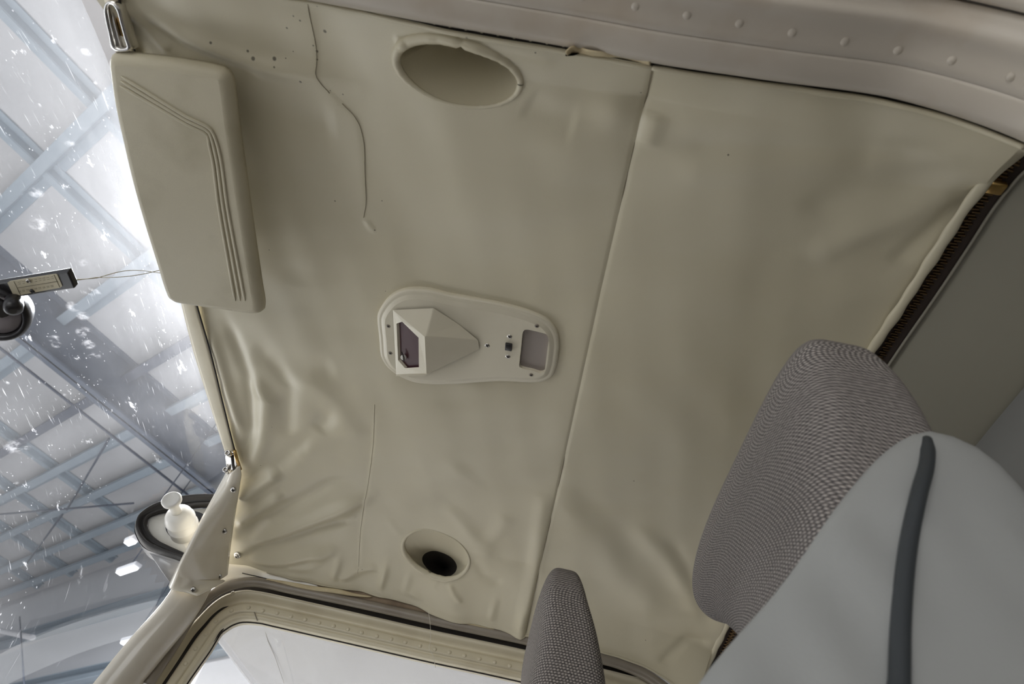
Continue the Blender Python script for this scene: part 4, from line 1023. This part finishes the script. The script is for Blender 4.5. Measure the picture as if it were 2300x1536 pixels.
ts = thing('seat', (.12, .49, -.10), 'tweed and grey vinyl seat nearest the camera, large at lower right', 'seat')
cushion([(-.20, .04, .17, .285, .68), (-.06, .07, .20, .285, .66), (.06, .10, .222, .285, .52), (.15, .125, .238, .285, .44), (.25, .145, .246, .283, .47), (.33, .150, .241, .281, .55), (.372, .151, .237, .283, .612), (.400, .1535, .229, .287, .638), (.416, .157, .222, .293, .634), (.425, .163, .214, .306, .617), (.428, .172, .204, .33, .59)], 160, 5.0, 5.0, 2.3, 'seat_back', M['fabric'], ts)
pan, PA = side_panel([(-.10, -.25), (-.03, -.10), (.032, .04), (.0816, .1446), (.121, .199), (.159, .259), (.188, .2995), (.204, .3165), (.221, .328), (.238, .3275), (.252, .320), (.268, .285), (.280, .215), (.285, .10), (.26, -.05), (.20, -.25)], .279, .011, 'side_panel', M['vinyl_grey'], ts, .006)
def on_panel(u, v, A_):
    d = ray(u, v); d /= np.linalg.norm(d); Q = A_.reshape(-1, 3); k = np.linalg.norm(Q - (Q @ d)[:, None] * d, axis=1); i = np.argsort(k)[:6]
    return d * np.mean(Q[i] @ d)
wp = rs([on_panel(u, v, PA) + np.array([0, -.0015, 0]) for u, v in [(2079, 992), (2081, 1010), (2078, 1050), (2062, 1110), (2042, 1200), (2028, 1300), (2020, 1400), (2016, 1540)]], 60)
wp = np.vstack([wp, wp[-1] + np.array([-.012, 0, -.03]), wp[-1] + np.array([-.05, .0, -.13])])
g = G(); g.tube(wp, np.interp(np.linspace(0, 1, 62), [0, .08, 1], [.003, .0040, .0044]), 12); g.make('welt', M['welt'], ts)
# seam in the fabric at the near front corner
sm = [on_panel(u, v, np.array([ts.children[0].data.vertices[i].co + Vector(ROOTLOC[ts.name]) for i in range(len(ts.children[0].data.vertices))])) for u, v in [(1868, 790), (1892, 850), (1930, 905), (1968, 945)]]
g = G(); g.tube(rs(sm, 30), .0013, 6); g.make('seam', mat('seam_thread', (.26, .235, .22), .9), ts)

tf = thing('seat', (.05, .88, .0), 'smaller tweed seat on the far side in front of the door window', 'seat')
cushion([(-.10, -.02, .12, .74, 1.02), (.10, .004, .135, .738, 1.02), (.25, .020, .132, .736, 1.02), (.34, .026, .120, .735, 1.02), (.40, .0265, .104, .736, 1.018), (.44, .0225, .088, .737, 1.01), (.462, .0245, .079, .740, .995), (.474, .028, .072, .744, .97), (.479, .033, .067, .752, .94)], 128, 4.6, 4.6, 4.0, 'seat_back', M['fabric'], tf)
pf, PB = side_panel([(-.02, .10), (.02, .24), (.045, .31), (.058, .338), (.072, .350), (.086, .348), (.104, .33), (.115, .29), (.118, .18), (.10, .08)], .741, .014, 'side_panel', M['vinyl_grey'], tf, .008)
wq = rs([on_panel(u, v, PB) + np.array([0, -.001, 0]) for u, v in [(1298, 1501), (1280, 1503), (1264, 1514), (1250, 1530), (1238, 1548), (1230, 1570)]], 30)
g = G(); g.tube(wq, .0045, 10); g.make('welt', M['welt'], tf)

# ================================================================== OUTSIDE: wing, hangar
tw = thing('wing', (-.2, 2.2, .62), 'white painted wing underside seen through the far door window', 'wing')
bx = pz(748, 1490, .6)[0]
ys = np.linspace(1.16, 4.6, 40); rows = []
for y in ys:
    le = -.652 + .195 * (y - 1.56); zc = .60 + .025 * (y - 1.2); row = []
    for k in range(9):
        a = math.pi * (1 - k / 8.0); row.append((le + .034 - .034 * math.sin(a) * 1.0, y, zc + .040 + .040 * math.cos(math.pi - a) * -1))
    for x in np.linspace(le + .034, 1.1, 90)[1:]:
        h = .010 * math.exp(-((x - bx - .02 * math.sin(y * 6)) / .022) ** 2) + .0012 * math.sin(x * 24 + y * 3)
        row.append((x, y, zc - h + .03 * max(0, (x - .3)) ** 2))
    rows.append(row)
rows = np.array(rows)
# nose: quarter-round from the lower skin up to the upper skin
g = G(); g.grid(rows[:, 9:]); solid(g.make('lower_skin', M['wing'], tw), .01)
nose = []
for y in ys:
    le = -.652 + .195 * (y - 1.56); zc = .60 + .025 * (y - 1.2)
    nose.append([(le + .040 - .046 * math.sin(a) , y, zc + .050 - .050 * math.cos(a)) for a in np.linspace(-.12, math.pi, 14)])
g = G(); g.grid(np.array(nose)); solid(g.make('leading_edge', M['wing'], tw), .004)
a = [pz(u, v, .5965) for u, v in [(588, 1390), (602, 1440), (618, 1476), (640, 1540)]]
g = G(); g.tube(a, .0006, 5); g.make('panel_joint', M['tube'], tw)

E1 = np.array([.649, .760, 0]); E2 = np.array([.760, -.649, 0]); UP = np.array([0, 0, 1.])
def pq(p, q, z): return E1 * p + E2 * q + UP * z
def at_p(u, v, p):
    r = ray(u, v); return r * (p / (r @ E1))
HR = 6.0; PW = 4.55
g = G(); g.box(pq((-14 + PW) / 2, -9, HR + .06), PW + 14, 34, .12, (E1, E2, UP)); put(g.make('hangar_roof', M['panel'], None, smooth=False), 'white insulated hangar roof panels', kind='structure')
g = G(); g.box(pq(PW + .06, -9, HR / 2 - .75), .12, 34, HR + 1.5, (E1, E2, UP)); put(g.make('hangar_wall', M['wallw'], None, smooth=False), 'white sheet hangar wall', kind='structure')
def beam(name, c, lx, ly, lz, m, label, cat, group=None, shape='box'):
    """steel member; lx along E1, ly along E2"""
    g = G(); A_ = (E1, E2, UP)
    if shape == 'box': g.box(c, lx, ly, lz, A_)
    elif shape == 'i1':                                   # I beam along E1
        g.box(c, lx, .03, lz, A_); g.box(c + UP * (lz / 2 - .015), lx, .22, .03, A_); g.box(c - UP * (lz / 2 - .015), lx, .22, .03, A_)
    elif shape == 'z2':                                   # Z purlin along E2
        g.box(c, .02, ly, lz, A_); g.box(c + UP * (lz / 2) + E1 * .06, .12, ly, .015, A_); g.box(c - UP * (lz / 2) - E1 * .06, .12, ly, .015, A_); g.box(c - UP * (lz / 2 - .03) - E1 * .115, .012, ly, .06, A_)
    elif shape == 'z1':
        g.box(c, lx, .02, lz, A_); g.box(c + UP * (lz / 2) + E2 * .05, lx, .10, .015, A_); g.box(c - UP * (lz / 2) - E2 * .05, lx, .10, .015, A_)
    return put(g.make(name, m, None, smooth=False), label, cat, group)
beam('roof_rafter', pq(-4.6, -8.93, HR - .36), 18, .22, .72, M['rafter'], 'deep dark blue steel rafter crossing the hangar roof', 'rafter', None, 'i1')
pl_ = [-6.6, -5.2, -3.8, -2.35, -.92, .45, 1.52, 2.25, 2.95, 3.65, 4.2]
for k, p in enumerate(pl_):
    dark = abs(p - 1.52) < .01
    beam('roof_purlin', pq(p, -9, HR - .11), .12, 30, .20 if not dark else .30, M['dark_beam' if dark else 'beam'],
         'darker slate purlin among the blue grey purlins' if dark else 'blue grey steel purlin under the white hangar roof panels', 'purlin', None if dark else 'hangar roof purlins', 'z2')
for q in (-5.86, -7.1, -12.45, -14.0, -15.55, -17.0):
    beam('roof_girder', pq(-4.6, q, HR - .06), 18, .10, .09, M['beam'], 'slim grey member running across the purlins of the hangar roof', 'roof member', 'slim hangar roof members', 'z1')
g = G(); g.tube([pq(-8, -9.35, 5.22), pq(4.4, -9.30, 5.24)], .018, 8); put(g.make('conduit', M['dark_beam'], None), 'thin dark conduit hanging below the deep hangar rafter', 'conduit')
for (a, b, zr) in (((150, 1145), (245, 985), 5.70), ((300, 1130), (0, 1155), 5.58), ((60, 1265), (140, 1155), 5.70)):
    g = G(); g.tube([pz(*a, zr), pz(*b, zr)], .016, 6); put(g.make('bracing_rod', M['dark_beam'], None), 'thin diagonal bracing rod under the hangar roof', 'rod', 'hangar roof bracing rods')
for z, lab in ((4.80, 'upper horizontal girt on the white hangar wall'), (3.62, 'lower horizontal girt on the white hangar wall')):
    g = G(); c = pq(PW - .07, -9, z); g.box(c, .14, 30, .015, (E1, E2, UP)); g.box(c - UP * .1 + E1 * .05, .02, 30, .2, (E1, E2, UP)); g.box(c - UP * .20, .14, 30, .015, (E1, E2, UP)); put(g.make('wall_girt', M['beam'], None, smooth=False), lab, 'girt')
def lamp(u, v, p, label, ln=.55):
    c = at_p(u, v, p); t = thing('hangar_lamp', c, label, 'lamp')
    g = G(); g.box(c + UP * .05, .10, ln + .04, .05, (E1, E2, UP)); bevel(g.make('housing', M['wallw'], t, smooth=False), .01)
    g = G(); g.box(c + UP * .012, .08, ln, .03, (E1, E2, UP)); bevel(g.make('diffuser', M['lamp'], t, smooth=False), .008)
    g = G(); g.tube([c + UP * .08, np.array([c[0], c[1], HR - .01])], .008, 6); g.make('hanger', M['dark_beam'], t)
    l = bpy.data.lights.new('lamp_light', 'AREA'); l.shape = 'RECTANGLE'; l.size = .08; l.size_y = ln; l.energy = 14
    o = bpy.data.objects.new('lamp_light', l); COL.objects.link(o); o.parent = t; o.location = (0, 0, -.02); o.rotation_euler = (0, 0, math.atan2(E2[1], E2[0]) + math.pi / 2)
lamp(291, 1220, 2.7, 'small bright hangar lamp just left of the wing root seal', .16)
lamp(284, 1283, 3.1, 'long bright hangar lamp below the wing root seal', .42)
lamp(296, 1442, 4.0, 'bright hangar lamp partly behind the windscreen post', .5)
g = G(); g.tube([at_p(-60, 1404, 3.9), at_p(74, 1432, 3.9)], .045, 10); put(g.make('white_pipe', M['wallw'], None), 'pale pipe end crossing the hangar wall at lower left', 'pipe')
g = G(); g.tube([at_p(44, 1385, 3.7), at_p(56, 1560, 3.7)], .012, 6); put(g.make('hanging_cable', M['dark_beam'], None), 'thin cable hanging vertically by the hangar wall at lower left', 'cable')

# ================================================================== rest of the cabin shell
g = G(); g.box((0, 2, -1.56), 60, 60, .12); put(g.make('hangar_floor', mat('pale_floor_coating', (.56, .55, .53), .4, var=(.8, (.48, .47, .46), .4, .7)), None, smooth=False), 'pale coated hangar floor', kind='structure')
g = G(); g.box((.2, -2.2, .74), 1.7, 4.4, .13); bevel(put(g.make('wing_near_side', M['wing'], None, smooth=False), 'near wing above and behind the camera', kind='structure'), .05, 4)
g = G(); g.box((-1.45, .61, -.30), 1.2, 1.0, .70); bevel(put(g.make('engine_cowling', M['wing'], None, smooth=False), 'nose cowling ahead of the windscreen', kind='structure'), .12, 5)
g = G(); g.box((-.80, .61, -.12), .35, .96, .42); bevel(put(g.make('instrument_panel', M['black'], None, smooth=False), 'glareshield and instrument panel', kind='structure'), .05, 4)
g = G(); g.box((.45, .61, .70), 1.9, 1.16, .02); put(g.make('roof_skin', M['wing'], None, smooth=False), 'outer roof skin above the cabin', kind='structure')
g = G(); g.box((.83, .075, .05), .9, .02, 1.30); put(g.make('wall_left', M['door_paint'], None, smooth=False), 'cabin side behind the near door', kind='structure')
g = G(); g.box((.90, 1.125, .1), .74, .03, 1.2); put(g.make('wall_rear_right', M['door_paint'], None, smooth=False), 'cabin side behind the far door', kind='structure')
g = G(); g.box((1.28, .61, .0), .02, 1.1, 1.4); put(g.make('wall_rear', M['vinyl_grey'], None, smooth=False), 'bulkhead at the tail end of the cabin', kind='structure')
g = G(); g.box((.15, .61, -.66), 2.2, 1.0, .04); put(g.make('floor', mat('dark_carpet', (.08, .075, .07), .9), None, smooth=False), 'cabin floor', kind='structure')
g = G(); g.box((.15, 1.125, -.28), 2.2, .03, .76); put(g.make('wall_right', M['door_paint'], None, smooth=False), 'lower part of the far door and cabin side', kind='structure')
